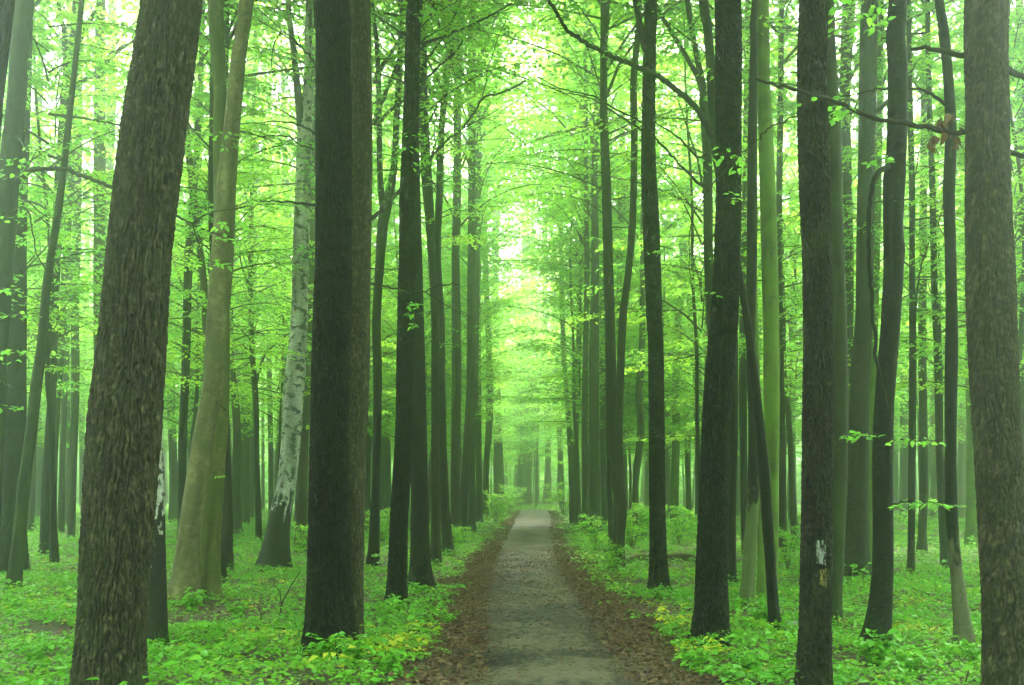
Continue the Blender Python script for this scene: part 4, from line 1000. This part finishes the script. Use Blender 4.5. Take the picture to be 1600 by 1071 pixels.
# ------------------------------------------------------------------ further trees in the mist
def stem_mesh(seed, h, r0):
    r = np.random.default_rng(seed)
    n = 9
    t = np.linspace(0, 1, n)
    w_ = np.cumsum(r.normal(0, 0.11, (n, 2)), 0)
    w_ -= w_[0]
    pts = np.column_stack((w_ * np.linspace(0.3, 1, n)[:, None], t * h - 0.2))
    rad = r0 * (1.0 - 0.75 * t)
    rad[0] *= 1.4
    p = smooth_path(np.column_stack((pts, rad)), 0.7)
    mb = MB()
    tube(mb, p[:, :3], np.maximum(p[:, 3], 0.012), 9, 0, 0.5, lobes(seed, r0), True, r0)
    return mb
MIST = [stem_mesh(300 + i, 22, 0.17 + 0.03 * (i % 4)).mesh('trunk', [BARK[('brown', 'dark', 'brown', 'beech')[i % 4]]]) for i in range(8)]
SAPL = [stem_mesh(330 + i, 12, 0.05 + 0.008 * i).mesh('trunk', [BARK[('dark', 'brown', 'beech')[i % 3]]]) for i in range(5)]
taken = [(o[0], o[1], 1.1) for _, o, _ in ROOTS]
def free(x, y, gap):
    return all((x - a) ** 2 + (y - b) ** 2 > max(gap, c) ** 2 for a, b, c in taken)
def scatter(n, y0, y1, gap, corridor, fn, spread=0.56):
    k = tries = 0
    while k < n and tries < n * 60:
        tries += 1
        y = math.sqrt(rnd.uniform(y0 * y0, y1 * y1))
        x = rnd.uniform(-1, 1) * (spread * y + 2)
        if y < 66 and abs(x - float(path_x(min(y, 64)))) < corridor:
            continue
        if not free(x, y, gap):
            continue
        taken.append((x, y, gap))
        fn(x, y)
        k += 1

def mist_tree(x, y):
    side = 'beyond the end of the path' if y > 66 and abs(x - 1.2) < 7 else ('left of the path' if x < 0.8 else 'right of the path')
    far = 'last grey trunks melting into the mist' if y > 62 else 'plain misty trunk in the depth of the wood'
    o = empty('forest_tree', (x, y, float(ground_z(np.array(x), np.array(y)))), far + ', ' + side, 'tree', far + ' ' + side)
    s = rnd.uniform(0.85, 1.15)
    t = link('trunk', rnd.choice(MIST), o, (0, 0, 0), rnd.uniform(0, 6.28), s)
    c = link('crown', rnd.choice(HIGH_F), o, (0, 0, rnd.uniform(7, 10)), rnd.uniform(0, 6.28), rnd.uniform(0.9, 1.15))
    c['kind'] = 'stuff'
def sapling(x, y):
    side = 'left of the path' if x < 0.8 else 'right of the path'
    lab = ('thin leafy sapling under the tall trees, ' if y < 42 else 'hazy leafy sapling deep under the tall trees, ') + side
    o = empty('sapling', (x, y, float(ground_z(np.array(x), np.array(y)))), lab, 'sapling', lab.replace('sapling', 'saplings').replace(',', ''))
    if y < 36:
        NEAR_SAPLINGS.append((o, x, y))
    s = rnd.uniform(0.8, 1.15)
    link('trunk', rnd.choice(SAPL), o, (0, 0, 0), rnd.uniform(0, 6.28), s)
    c = link('crown', rnd.choice(UNDER_N if y < 32 else UNDER_F), o, (0, 0, rnd.uniform(2.6, 4.6)), rnd.uniform(0, 6.28), s * rnd.uniform(0.85, 1.1))
    c['kind'] = 'stuff'
NEAR_SAPLINGS = []
scatter(14, 17, 26, 1.6, 3.6, sapling, 0.5)
scatter(95, 25, 60, 1.6, 2.8, sapling)
scatter(50, 34, 66, 1.3, 1.7, sapling, 0.14)
scatter(80, 66, 100, 1.1, 1.0, sapling, 0.22)
scatter(46, 34, 62, 1.6, 4.2, mist_tree)
scatter(11, 69, 102, 1.9, 0.4, mist_tree, 0.05)
scatter(110, 62, 118, 1.8, 3.5, mist_tree, 0.5)

MARKS = [(-60, 'view edge'), (172, 'massive oak'), (305, 'crossing beeches'), (427, 'white birch'), (525, 'big near black trunk'), (625, 'pale flecked oak'), (830, 'path'), (967, 'gnarled trunk'), (1031, 'straight dark oak'), (1112, 'broad oak'),
         (1203, 'bright moss green trunk'), (1273, 'blazed oak'), (1339, 'big brown trunk'), (1379, 'crooked black trunk'), (1495, 'sinuous slim trunk'), (1578, 'foreground oak at the edge')]
gaps = {}
for o, x, y in NEAR_SAPLINGS:
    px = 800 + x / y * F
    g_ = max([k for k in range(len(MARKS)) if MARKS[k][0] <= px], default=0)
    gaps.setdefault(g_, []).append((y, o))
for g_, lst in gaps.items():
    lst.sort(key=lambda v: v[0])
    for k, (_, o) in enumerate(lst):
        nth = ('nearest', 'second nearest', 'third nearest', 'fourth nearest', 'fifth nearest', 'sixth nearest', 'seventh nearest', 'eighth nearest', 'ninth nearest', 'tenth nearest')[min(k, 9)]
        where = ('left of the massive oak' if g_ == 0 else ('right of the foreground oak at the edge' if g_ == len(MARKS) - 1 else 'between the %s and the %s' % (MARKS[g_][1], MARKS[g_ + 1][1])))
        o['label'] = '%s leafy sapling %s' % (nth, where)
        o['group'] = 'leafy saplings under the tall trees'

# unseen wood behind and beside the camera, leaf clusters added for their shade
mb = MB()
r_ = np.random.default_rng(78)
cl = np.column_stack((r_.uniform(-42, 42, 700), r_.uniform(-40, 5, 700), r_.uniform(6, 24, 700)))
cl = cl[(np.abs(cl[:, 0]) > np.abs(cl[:, 1]) * 0.62 + 3) | (cl[:, 1] < 1) | (cl[:, 2] > 8 + 0.55 * cl[:, 1])]
k_ = 1250
yy = r_.uniform(0, 128, k_)
sd_ = np.where(r_.uniform(0, 1, k_) < 0.5, -1, 1)
yy[:350] = r_.uniform(2, 22, 350)
cl = np.vstack((cl, np.column_stack((sd_ * (0.56 * yy + 5 + r_.uniform(0, 22, k_)), yy, r_.uniform(1.5, 24, k_)))))
p = np.repeat(cl, 70, 0) + r_.normal(0, 1, (len(cl) * 70, 3)) * (1.5, 1.5, 0.5)
p = p[(p[:, 2] > 2.6 + 0.52 * np.maximum(p[:, 1], 0)) | (np.abs(p[:, 0]) > 0.56 * p[:, 1] + 2)]
leaves(mb, p, r_.normal(0, 1, p.shape) * (1, 1, 0.3), r_.normal(0, 0.35, p.shape) + (0, 0, 1), 0.36 * r_.uniform(0.6, 1.3, len(p)), 0.23, 1, r_.uniform(0.2, 0.8, len(p)))
for i in range(46):
    b = np.array((r_.uniform(-38, 38), r_.uniform(-38, -4), -0.2))
    tube(mb, b + np.outer(np.linspace(0, 1, 5), (r_.normal(0, 0.5), 0, 22)), np.array((0.26, 0.2, 0.17, 0.13, 0.06)), 8, 0)
tag(mb.build('unseen_shade_woods', [BARK['brown'], LEAF], smooth=False), kind='stuff')

# the wood behind everything, one mass
mb = MB()
r_ = np.random.default_rng(77)
n = 120000
ang = r_.uniform(-0.62, 0.62, n)
dd = r_.uniform(104, 136, n)
hh = r_.uniform(0.0, 1.0, n) ** 1.5 * 26
p = np.stack((np.sin(ang) * dd, np.cos(ang) * dd, hh), -1)
keep = fbm(p[:, 0] * 0.16 + 40, p[:, 2] * 0.2 + p[:, 1] * 0.11, 60) > np.where(p[:, 2] < 9, 0.0, 0.42)
p = p[keep]
leaves(mb, p, r_.normal(0, 1, p.shape) * (1, 1, 0.4), r_.normal(0, 0.5, p.shape) + (0, 0, 1), 0.75 * r_.uniform(0.6, 1.3, len(p)), 0.5, 1, r_.uniform(0.2, 0.8, len(p)))
for i in range(90):
    a, d_ = r_.uniform(-0.6, 0.6), r_.uniform(116, 138)
    b = np.array((math.sin(a) * d_, math.cos(a) * d_, -0.2))
    tube(mb, b + np.outer(np.linspace(0, 1, 4), (r_.normal(0, 0.6), 0, 23)), np.array((0.3, 0.22, 0.18, 0.1)), 6, 0)
tag(mb.build('far_woods', [BARK['brown'], LEAF], smooth=False), kind='stuff')

# ------------------------------------------------------------------ undergrowth
YEL = [P(630, 1000, 10)[:2] * 0 + np.array(v) for v in ((-1.0, 9.9), (-1.15, 9.2), (-2.6, 10.4), (-0.95, 11.2), (1.75, 9.4), (1.9, 11.3), (4.3, 10.8), (3.0, 14.5), (5.2, 13.0), (-3.4, 12.6), (1.6, 13.2), (6.4, 11.5))]
def yellow(x, y):
    t = np.zeros_like(x)
    for a, b in YEL:
        t = np.maximum(t, np.exp(-((x - a) ** 2 + (y - b) ** 2) / 0.10))
    return t
def herb_band(mb, r, y0, y1, dens, nl, size, hexa, hmul=1.0):
    area = (y1 - y0) * (0.57 * (y0 + y1) + 4)
    n = int(area * dens)
    y = np.sqrt(r.uniform(y0 * y0, y1 * y1, n))
    x = r.uniform(-1, 1, n) * (0.57 * y + 2)
    pd = path_dist(x, y)
    edge = 0.31 + 0.8 * (fbm(x * 0.9 + 3, y * 0.7, 41) - 0.4) + np.where(x > path_x(np.minimum(y, 64)), 0.22, 0.12) * np.clip((16 - y) / 6, 0, 1.6)
    patch = fbm(x * 0.75, y * 0.75, 52)
    keep = (pd > edge) & (r.uniform(0, 1, n) < np.clip((patch - 0.24) * 4.2, 0.1, 1)) | (pd > 0.25) & (r.uniform(0, 1, n) < 0.03)
    x, y, patch, pd = x[keep], y[keep], patch[keep], pd[keep]
    n = len(x)
    h = (0.05 + 0.17 * np.clip(fbm(x * 1.6, y * 1.6, 63) - 0.25, 0, 1)) * r.uniform(0.6, 1.4, n) * hmul * np.clip(0.5 + (pd - 0.3) * 0.6, 0.45, 1)
    base = np.stack((x, y, ground_z(x, y)), -1)
    pt = 0.38 + 0.4 * (fbm(x * 0.5 + 20, y * 0.5, 71) - 0.5) + r.normal(0, 0.12, n)
    yy = yellow(x, y) * (r.uniform(0, 1, n) < 0.5)
    pt = np.where((yy > 0.35) | (r.uniform(0, 1, n) < 0.012), 0.95, np.clip(pt, 0.05, 0.62))
    for k in range(nl):
        a = r.uniform(0, 6.28, n)
        ou = r.uniform(0.15, 1.0, n) * 0.07 * hmul
        p = base + np.stack((np.cos(a) * ou, np.sin(a) * ou, h * r.uniform(0.45, 1.05, n)), -1)
        L = size * r.uniform(0.6, 1.35, n)
        ax = np.stack((np.cos(a), np.sin(a), r.uniform(-0.45, 0.3, n)), -1)
        nr = np.stack((r.normal(0, 0.28, n), r.normal(0, 0.28, n), np.ones(n)), -1)
        leaves(mb, p, ax, nr, L, L * r.uniform(0.62, 0.85, n), 0, np.clip(pt + r.normal(0, 0.06, n), 0, 1), hexa)
r_ = np.random.default_rng(5)
mb = MB()
herb_band(mb, r_, 5.0, 12, 120, 7, 0.046, True)
herb_band(mb, r_, 5.0, 16, 2.2, 11, 0.085, True, 2.3)
herb_band(mb, r_, 16, 34, 1.2, 11, 0.1, True, 2.8)
herb_band(mb, r_, 12, 20, 75, 6, 0.055, True)
herb_band(mb, r_, 20, 34, 34, 6, 0.075, False, 1.2)
herb_band(mb, r_, 34, 80, 10, 6, 0.14, False, 2.0)
tag(mb.build('ground_cover', [HERB], smooth=False), kind='stuff')

# fallen brown leaves, thick along both edges of the path
mb = MB()
def litter(r, n, y0, y1, size, fx, hexa=True):
    y = np.sqrt(r.uniform(y0 * y0, y1 * y1, n))
    x, keep = fx(r, y, n)
    x, y = x[keep], y[keep]
    n = len(x)
    a = r.uniform(0, 6.28, n)
    pd = path_dist(x, y)
    p = np.stack((x, y, ground_z(x, y) + np.where(pd < 0.1, 0.03, 0.012) + r.uniform(0, 0.03, n)), -1)
    ax = np.stack((np.cos(a), np.sin(a), r.normal(0, 0.3, n)), -1)
    nr = np.stack((r.normal(0, 0.45, n), r.normal(0, 0.45, n), np.ones(n)), -1)
    L = size * r.uniform(0.5, 1.4, n)
    leaves(mb, p, ax, nr, L, L * r.uniform(0.4, 0.75, n), 0, np.clip(r.normal(0.45, 0.25, n), 0, 1), hexa, 0.35)
def verge(r, y, n):
    side = np.where(r.uniform(0, 1, n) < 0.5, -1, 1)
    off = np.where(side > 0, r.normal(0.34, 0.32, n), r.normal(0.22, 0.26, n)) * (0.35 + 1.4 * fbm(y * 0.8 + side * 40, y * 0.1, 91))
    return path_x(y) + side * (path_half(y) + off), off > -0.08
def floor_(r, y, n):
    x = r.uniform(-1, 1, n) * (0.56 * y + 2)
    pd = path_dist(x, y)
    return x, (pd > 0.1) & (fbm(x * 0.75, y * 0.75, 52) < r.uniform(0.3, 0.75, n))
def onpath(r, y, n):
    return path_x(y) + r.uniform(-1, 1, n) * path_half(y), r.uniform(0, 1, n) < 1
litter(r_, 38000, 5, 26, 0.05, verge)
litter(r_, 9000, 26, 62, 0.09, verge, False)
litter(r_, 16000, 5, 22, 0.06, floor_)
litter(r_, 3500, 5, 22, 0.02, onpath, False)
litter(r_, 700, 5, 22, 0.045, onpath)
def fringe(r, y, n):
    side = np.where(r.uniform(0, 1, n) < 0.5, -1, 1)
    return path_x(y) + side * (path_half(y) - np.abs(r.normal(0, 0.2, n))), r.uniform(0, 1, n) < 1
litter(r_, 6000, 5, 24, 0.028, fringe, False)
tag(mb.build('leaf_litter', [DEAD], smooth=False), kind='stuff')

# thin fallen twigs
mb = MB()
for i in range(420):
    y = math.sqrt(rnd.uniform(36, 26 ** 2))
    x = rnd.uniform(-1, 1) * (0.54 * y + 1.5) if i % 3 else float(path_x(y)) + rnd.gauss(0, 1.0)
    a, l_ = rnd.uniform(0, 6.28), rnd.uniform(0.1, 0.5)
    n_ = 5
    t = np.linspace(0, 1, n_)
    c = np.column_stack((x + np.cos(a + t * rnd.gauss(0, 0.5)) * l_ * t, y + np.sin(a + t * rnd.gauss(0, 0.5)) * l_ * t, np.zeros(n_)))
    c[:, 2] = ground_z(c[:, 0], c[:, 1]) + 0.03 + 0.02 * np.sin(t * 3 + i)
    tube(mb, c, rnd.uniform(0.003, 0.007) * (1 - 0.6 * t), 4, 0)
tag(mb.build('fallen_twigs', [TWIG]), kind='stuff')

# crumbs of earth and small stones on the path
mb = MB()
n = 5200
y = np.sqrt(r_.uniform(25, 24 ** 2, n))
off = r_.normal(0, 0.5, n)
x = path_x(y) + off * path_half(y) * 1.1
s = 0.008 * np.exp(r_.normal(0, 0.55, n))
a = r_.uniform(0, 6.28, n)
z = ground_z(x, y) + 0.026 - 0.06 * np.abs(np.clip(off, -1, 1)) ** 3
V = []
for k in range(4):
    V.append(np.stack((x + np.cos(a + k * 1.57) * s * r_.uniform(0.7, 1.4, n), y + np.sin(a + k * 1.57) * s * r_.uniform(0.7, 1.4, n), z - 0.004), -1))
V.append(np.stack((x, y, z + s * r_.uniform(0.5, 1.0, n)), -1))
V = np.stack(V, 1).reshape(-1, 3)
k = np.arange(n)[:, None] * 5
mb.add(V, None, np.concatenate([k + np.array((i, (i + 1) % 4, 4)) for i in range(4)]))
tag(mb.build('path_gravel', [MUD], smooth=False), kind='stuff')

# ------------------------------------------------------------------ single plants, shrubs, wood on the ground
def plant_mesh(seed, h, nst, size, cat):
    r = np.random.default_rng(seed)
    mb = MB()
    for i in range(nst):
        a = i * 2.4 + r.normal(0, 0.4)
        le = r.uniform(0.2, 0.75)
        hh = h * r.uniform(0.65, 1.1)
        t = np.linspace(0, 1, 6)
        pts = np.stack((np.cos(a) * le * hh * t ** 1.5, np.sin(a) * le * hh * t ** 1.5, hh * t - 0.03), -1)
        tube(mb, pts, 0.0035 * (1 - 0.6 * t), 4, 0, 0.35, None, False)
        pp, aa = [], []
        for j in range(7):
            u = 0.35 + 0.65 * j / 6
            c = np.array([np.interp(u, t, pts[:, m]) for m in range(3)])
            for sgn in (0, math.pi):
                b = a + j * 1.57 + sgn
                pp.append(c + r.normal(0, 0.01, 3))
                aa.append((math.cos(b), math.sin(b), r.uniform(-0.35, 0.1)))
        pp, aa = np.array(pp), np.array(aa)
        L = size * r.uniform(0.7, 1.25, len(pp))
        leaves(mb, pp, aa, np.stack((r.normal(0, 0.25, len(pp)), r.normal(0, 0.25, len(pp)), np.ones(len(pp))), -1), L, L * 0.66, 1, np.clip(r.normal(0.35, 0.1, len(pp)), 0, 1), True)
    return mb.mesh('leafy_plant', [TWIG, HERB], smooth=False)
PLANTS = [plant_mesh(400 + i, 0.24, 7, 0.07, 'plant') for i in range(3)]
def bush_mesh(seed, h, rad, nst):
    r = np.random.default_rng(seed)
    mb = MB()
    for i in range(nst):
        a = i * 2.4 + r.normal(0, 0.4)
        hh = h * r.uniform(0.6, 1.05)
        t = np.linspace(0, 1, 6)
        ou = rad * r.uniform(0.25, 0.7)
        pts = np.stack((np.cos(a) * ou * t ** 1.3, np.sin(a) * ou * t ** 1.3, hh * t - 0.05), -1)
        tube(mb, pts, 0.012 * (1 - 0.75 * t), 5, 0, 0.5, None, False)
        for u in (0.3, 0.5, 0.68, 0.85, 1.0):
            c = np.array([np.interp(u, t, pts[:, m]) for m in range(3)])
            add_spray(mb, r, c, r.uniform(0, 6.28), r.uniform(0.1, 0.7), rad * r.uniform(0.5, 0.9), 0.005, 7, 9, 0.075, True, r.uniform(0.35, 0.7))
    return mb.mesh('shrub', [TWIG, LEAF], smooth=False)
BUSH = [bush_mesh(430 + i, 1.15, 0.7, 6) for i in range(4)]

def at(x, y):
    d = 1.6 * F / (y - HZ)
    p = P(x, y, d)
    p[2] = float(ground_z(p[0], p[1]))
    return p
def put(name, me, x, y, label, cat, s=1.0, group=None):
    o = link(name, rnd.choice(me), None, at(x, y), rnd.uniform(0, 6.28), s)
    tag(o, label, cat, group)
    return o
for x, y, s, lab in (
    (505, 1038, 1.15, 'leafy plant growing against the foot of the big near black trunk'),
    (552, 1046, 1.2, 'wide leafy plant right below the foot of the big near black trunk'),
    (625, 957, 0.9, 'leafy plant at the foot of the front pale flecked oak'),
    (610, 1058, 1.1, 'leafy plant by the brown leaves left of the near path'),
    (700, 975, 0.8, 'small leafy plant at the left verge of the path'),
    (300, 958, 1.3, 'leafy plant in front of the crossing beeches'),
    (372, 965, 1.0, 'leafy plant just right of the crossing beeches'),
    (24, 965, 1.1, 'leafy plant beneath the slanting mossy stem at far left'),
    (55, 1040, 1.1, 'leafy plant in the lower left corner'),
    (1028, 940, 0.9, 'leafy plant at the foot of the straight dark oak'),
    (1365, 1036, 1.5, 'tall leafy plant hiding the foot of the crooked black trunk'),
    (1392, 985, 1.1, 'leafy plant beside the right flank of the crooked black trunk'),
    (1430, 1055, 1.2, 'leafy plant between the crooked black and the sinuous trunks'),
    (1190, 978, 1.3, 'leafy plant at the foot of the leaning black stem'),
    (1170, 1050, 1.1, 'leafy plant between the broad oak and the blazed oak'),
    (1325, 925, 1.1, 'leafy plant before the flared foot of the big brown trunk'),
    (1085, 1040, 0.8, 'low leafy plant on the brown leaves right of the near path'),
    (1530, 1045, 1.1, 'leafy plant beside the foreground oak at the right edge')):
    put('leafy_plant', PLANTS, x, y, lab, 'plant', s)
for x, y, s, lab in (
    (930, 868, 0.75, 'bright leafy shrub left of the gnarled trunk beside the path'),
    (952, 892, 0.55, 'low shrub in front of the foot of the gnarled trunk'),
    (988, 862, 0.95, 'leafy shrub just right of the gnarled trunk'),
    (1006, 845, 1.0, 'leafy shrub behind the left end of the fallen log'),
    (1060, 850, 0.9, 'leafy shrub behind the middle of the fallen log'),
    (1230, 895, 0.7, 'leafy shrub between the moss green trunk and the blazed oak'),
    (598, 855, 0.9, 'leafy shrub between the dark forked trunk and the pale flecked oak'),
    (712, 862, 0.6, 'low shrub among the row of trunks left of the path'),
    (775, 822, 1.3, 'bushy shrub on the left verge near the path end'),
    (795, 806, 1.5, 'misty shrub at the left corner of the path end'),
    (880, 808, 1.5, 'misty shrub at the right corner of the path end'),
    (478, 868, 0.7, 'small shrub right of the white birch'),
    (1440, 850, 1.0, 'leafy shrub in the gap between the slender dark trunks at right')):
    put('shrub', BUSH, x, y, lab, 'shrub', s)

mb = MB()                                        # grass tuft by the birch
for i in range(60):
    a, l_ = rnd.uniform(0, 6.28), rnd.uniform(0.12, 0.3)
    b = np.array((rnd.gauss(0, 0.06), rnd.gauss(0, 0.05), -0.01))
    t = np.linspace(0, 1, 5)
    c = b + np.stack((np.cos(a) * l_ * 0.55 * t ** 2, np.sin(a) * l_ * 0.55 * t ** 2, l_ * t * (1 - 0.25 * t)), -1)
    sd = np.array((-math.sin(a), math.cos(a), 0)) * 0.004
    V = np.concatenate((c - sd * (1 - t)[:, None], c + sd * (1 - t)[:, None]))
    mb.add(V, [(k, k + 1, 5 + k + 1, 5 + k) for k in range(4)], None, 0, rnd.uniform(0.1, 0.4))
o = mb.build('grass_tuft', [HERB], smooth=False)
o.location = at(250, 1010)
tag(o, 'tuft of long green grass at the foot of the half hidden birch', 'grass')

def lying(name, pts, w0, w1, bark, label, cat):
    q = np.array([P(*p) for p in pts])
    org = q[0].copy()
    org[2] = float(ground_z(org[0], org[1]))
    q = smooth_path(np.column_stack((q - org, np.linspace(w0, w1, len(q)) / 2 / F * pts[0][2])), 0.08)
    mb = MB()
    r0 = float(q[:, 3].mean())
    tube(mb, q[:, :3], q[:, 3], 16, 0, 0.5, lobes(9, r0, 0.18), True, r0)
    # closed at the near end as well
    o = mb.build(name, [BARK[bark]])
    o.location = org
    return tag(o, label, cat)
lying('fallen_log', [(950, 886, 20.3), (966, 880, 20.5), (980, 876, 20.6), (997, 871, 20.7), (1018, 872, 20.8), (1045, 871, 20.8), (1070, 871, 20.8), (1090, 875, 20.8)], 7, 12, 'log', 'fallen brown log lying in the undergrowth behind the straight dark oak', 'log')
lying('fallen_branch', [(1128, 878, 20.4), (1145, 878, 20.3), (1160, 877, 20.1)], 5, 4, 'dark', 'thin fallen branch on the ground right of the broad oak', 'branch')
lying('fallen_branch', [(1434, 951, 13.0), (1443, 949, 13.0), (1452, 951, 13.1), (1459, 950, 13.1)], 4, 7, 'black', 'short black rotten branch on the ground left of the sinuous trunk', 'branch')
def stick(pts, w0, w1, label, sub=()):
    q = np.array([P(*p) for p in pts])
    org = q[0].copy()
    org[2] = float(ground_z(org[0], org[1]))
    mb = MB()
    for k, (pp, a, b) in enumerate([(pts, w0, w1)] + list(sub)):
        v = np.array([P(*p) for p in pp]) - org
        if k == 0:
            v[0, 2] = -0.04
        v = smooth_path(np.column_stack((v, np.linspace(a, b, len(v)) / 2 / F * pts[0][2])), 0.05)
        tube(mb, v[:, :3], v[:, 3], 5, 0)
    o = mb.build('bare_twig', [TWIG])
    o.location = org
    tag(o, label, 'twig')
stick([(437, 968, 12.0), (440, 945, 12), (450, 925, 12), (458, 910, 12), (470, 893, 12)], 3, 1.5, 'bare dead twig standing in the undergrowth between the white birch and the big black trunk', [([(440, 945, 12), (437, 925, 12), (430, 915, 12)], 1.8, 1)])
stick([(402, 985, 11.1), (408, 965, 11.1), (402, 945, 11.1)], 2.5, 1.2, 'short bare twig in the undergrowth right of the crossing beeches')
stick([(318, 1000, 10.4), (325, 980, 10.4), (333, 965, 10.4)], 2.5, 1.2, 'bare twig in the undergrowth below the crossing beeches')
stick([(1500, 1085, 7.7), (1510, 1062, 7.7), (1516, 1040, 7.7)], 3, 1.5, 'thin bare twig beside the foreground oak at the right edge')
mb = MB()
th = np.linspace(0, 2 * math.pi, 10, endpoint=False)
rings = [(0.11, -0.05), (0.115, 0.03), (0.09, 0.075), (0.04, 0.095)]
for r0, z in rings:
    pass
V = np.array([(math.cos(t) * r0 * (1.35 + 0.2 * math.sin(3 * t)), math.sin(t) * r0, z + 0.01 * math.cos(2 * t)) for r0, z in rings for t in th])
q = [(i * 10 + j, i * 10 + (j + 1) % 10, i * 10 + 10 + (j + 1) % 10, i * 10 + 10 + j) for i in range(3) for j in range(10)]
V = np.vstack((V, (0, 0, 0.1)))
mb.add(V, q, [(30 + j, 30 + (j + 1) % 10, 40) for j in range(10)])
o = mb.build('stone', [plain('grey_stone', (0.16, 0.17, 0.18), 0.8)])
o.location = at(1239, 984)
tag(o, 'grey stone in the green left of the blazed oak', 'stone')

# ------------------------------------------------------------------ mist
mb = MB()
x0, x1, y0, y1, z0, z1 = -153, 153, -48, 168, -1.5, 28.5
V = [(x0, y0, z0), (x1, y0, z0), (x1, y1, z0), (x0, y1, z0), (x0, y0, z1), (x1, y0, z1), (x1, y1, z1), (x0, y1, z1)]
mb.add(V, [(3, 2, 1, 0), (4, 5, 6, 7), (0, 1, 5, 4), (1, 2, 6, 5), (2, 3, 7, 6), (3, 0, 4, 7)])
m, t, o = new_mat('pale_mist')
pv = N(t, 'ShaderNodeVolumePrincipled')
pv.inputs['Color'].default_value = (0.87, 1.0, 0.92, 1)
pv.inputs['Density'].default_value = 0.0088
pv.inputs['Anisotropy'].default_value = 0.93
t.links.new(pv.outputs[0], o.inputs['Volume'])
hz = mb.build('haze', [m], smooth=False)
hz['kind'] = 'stuff'
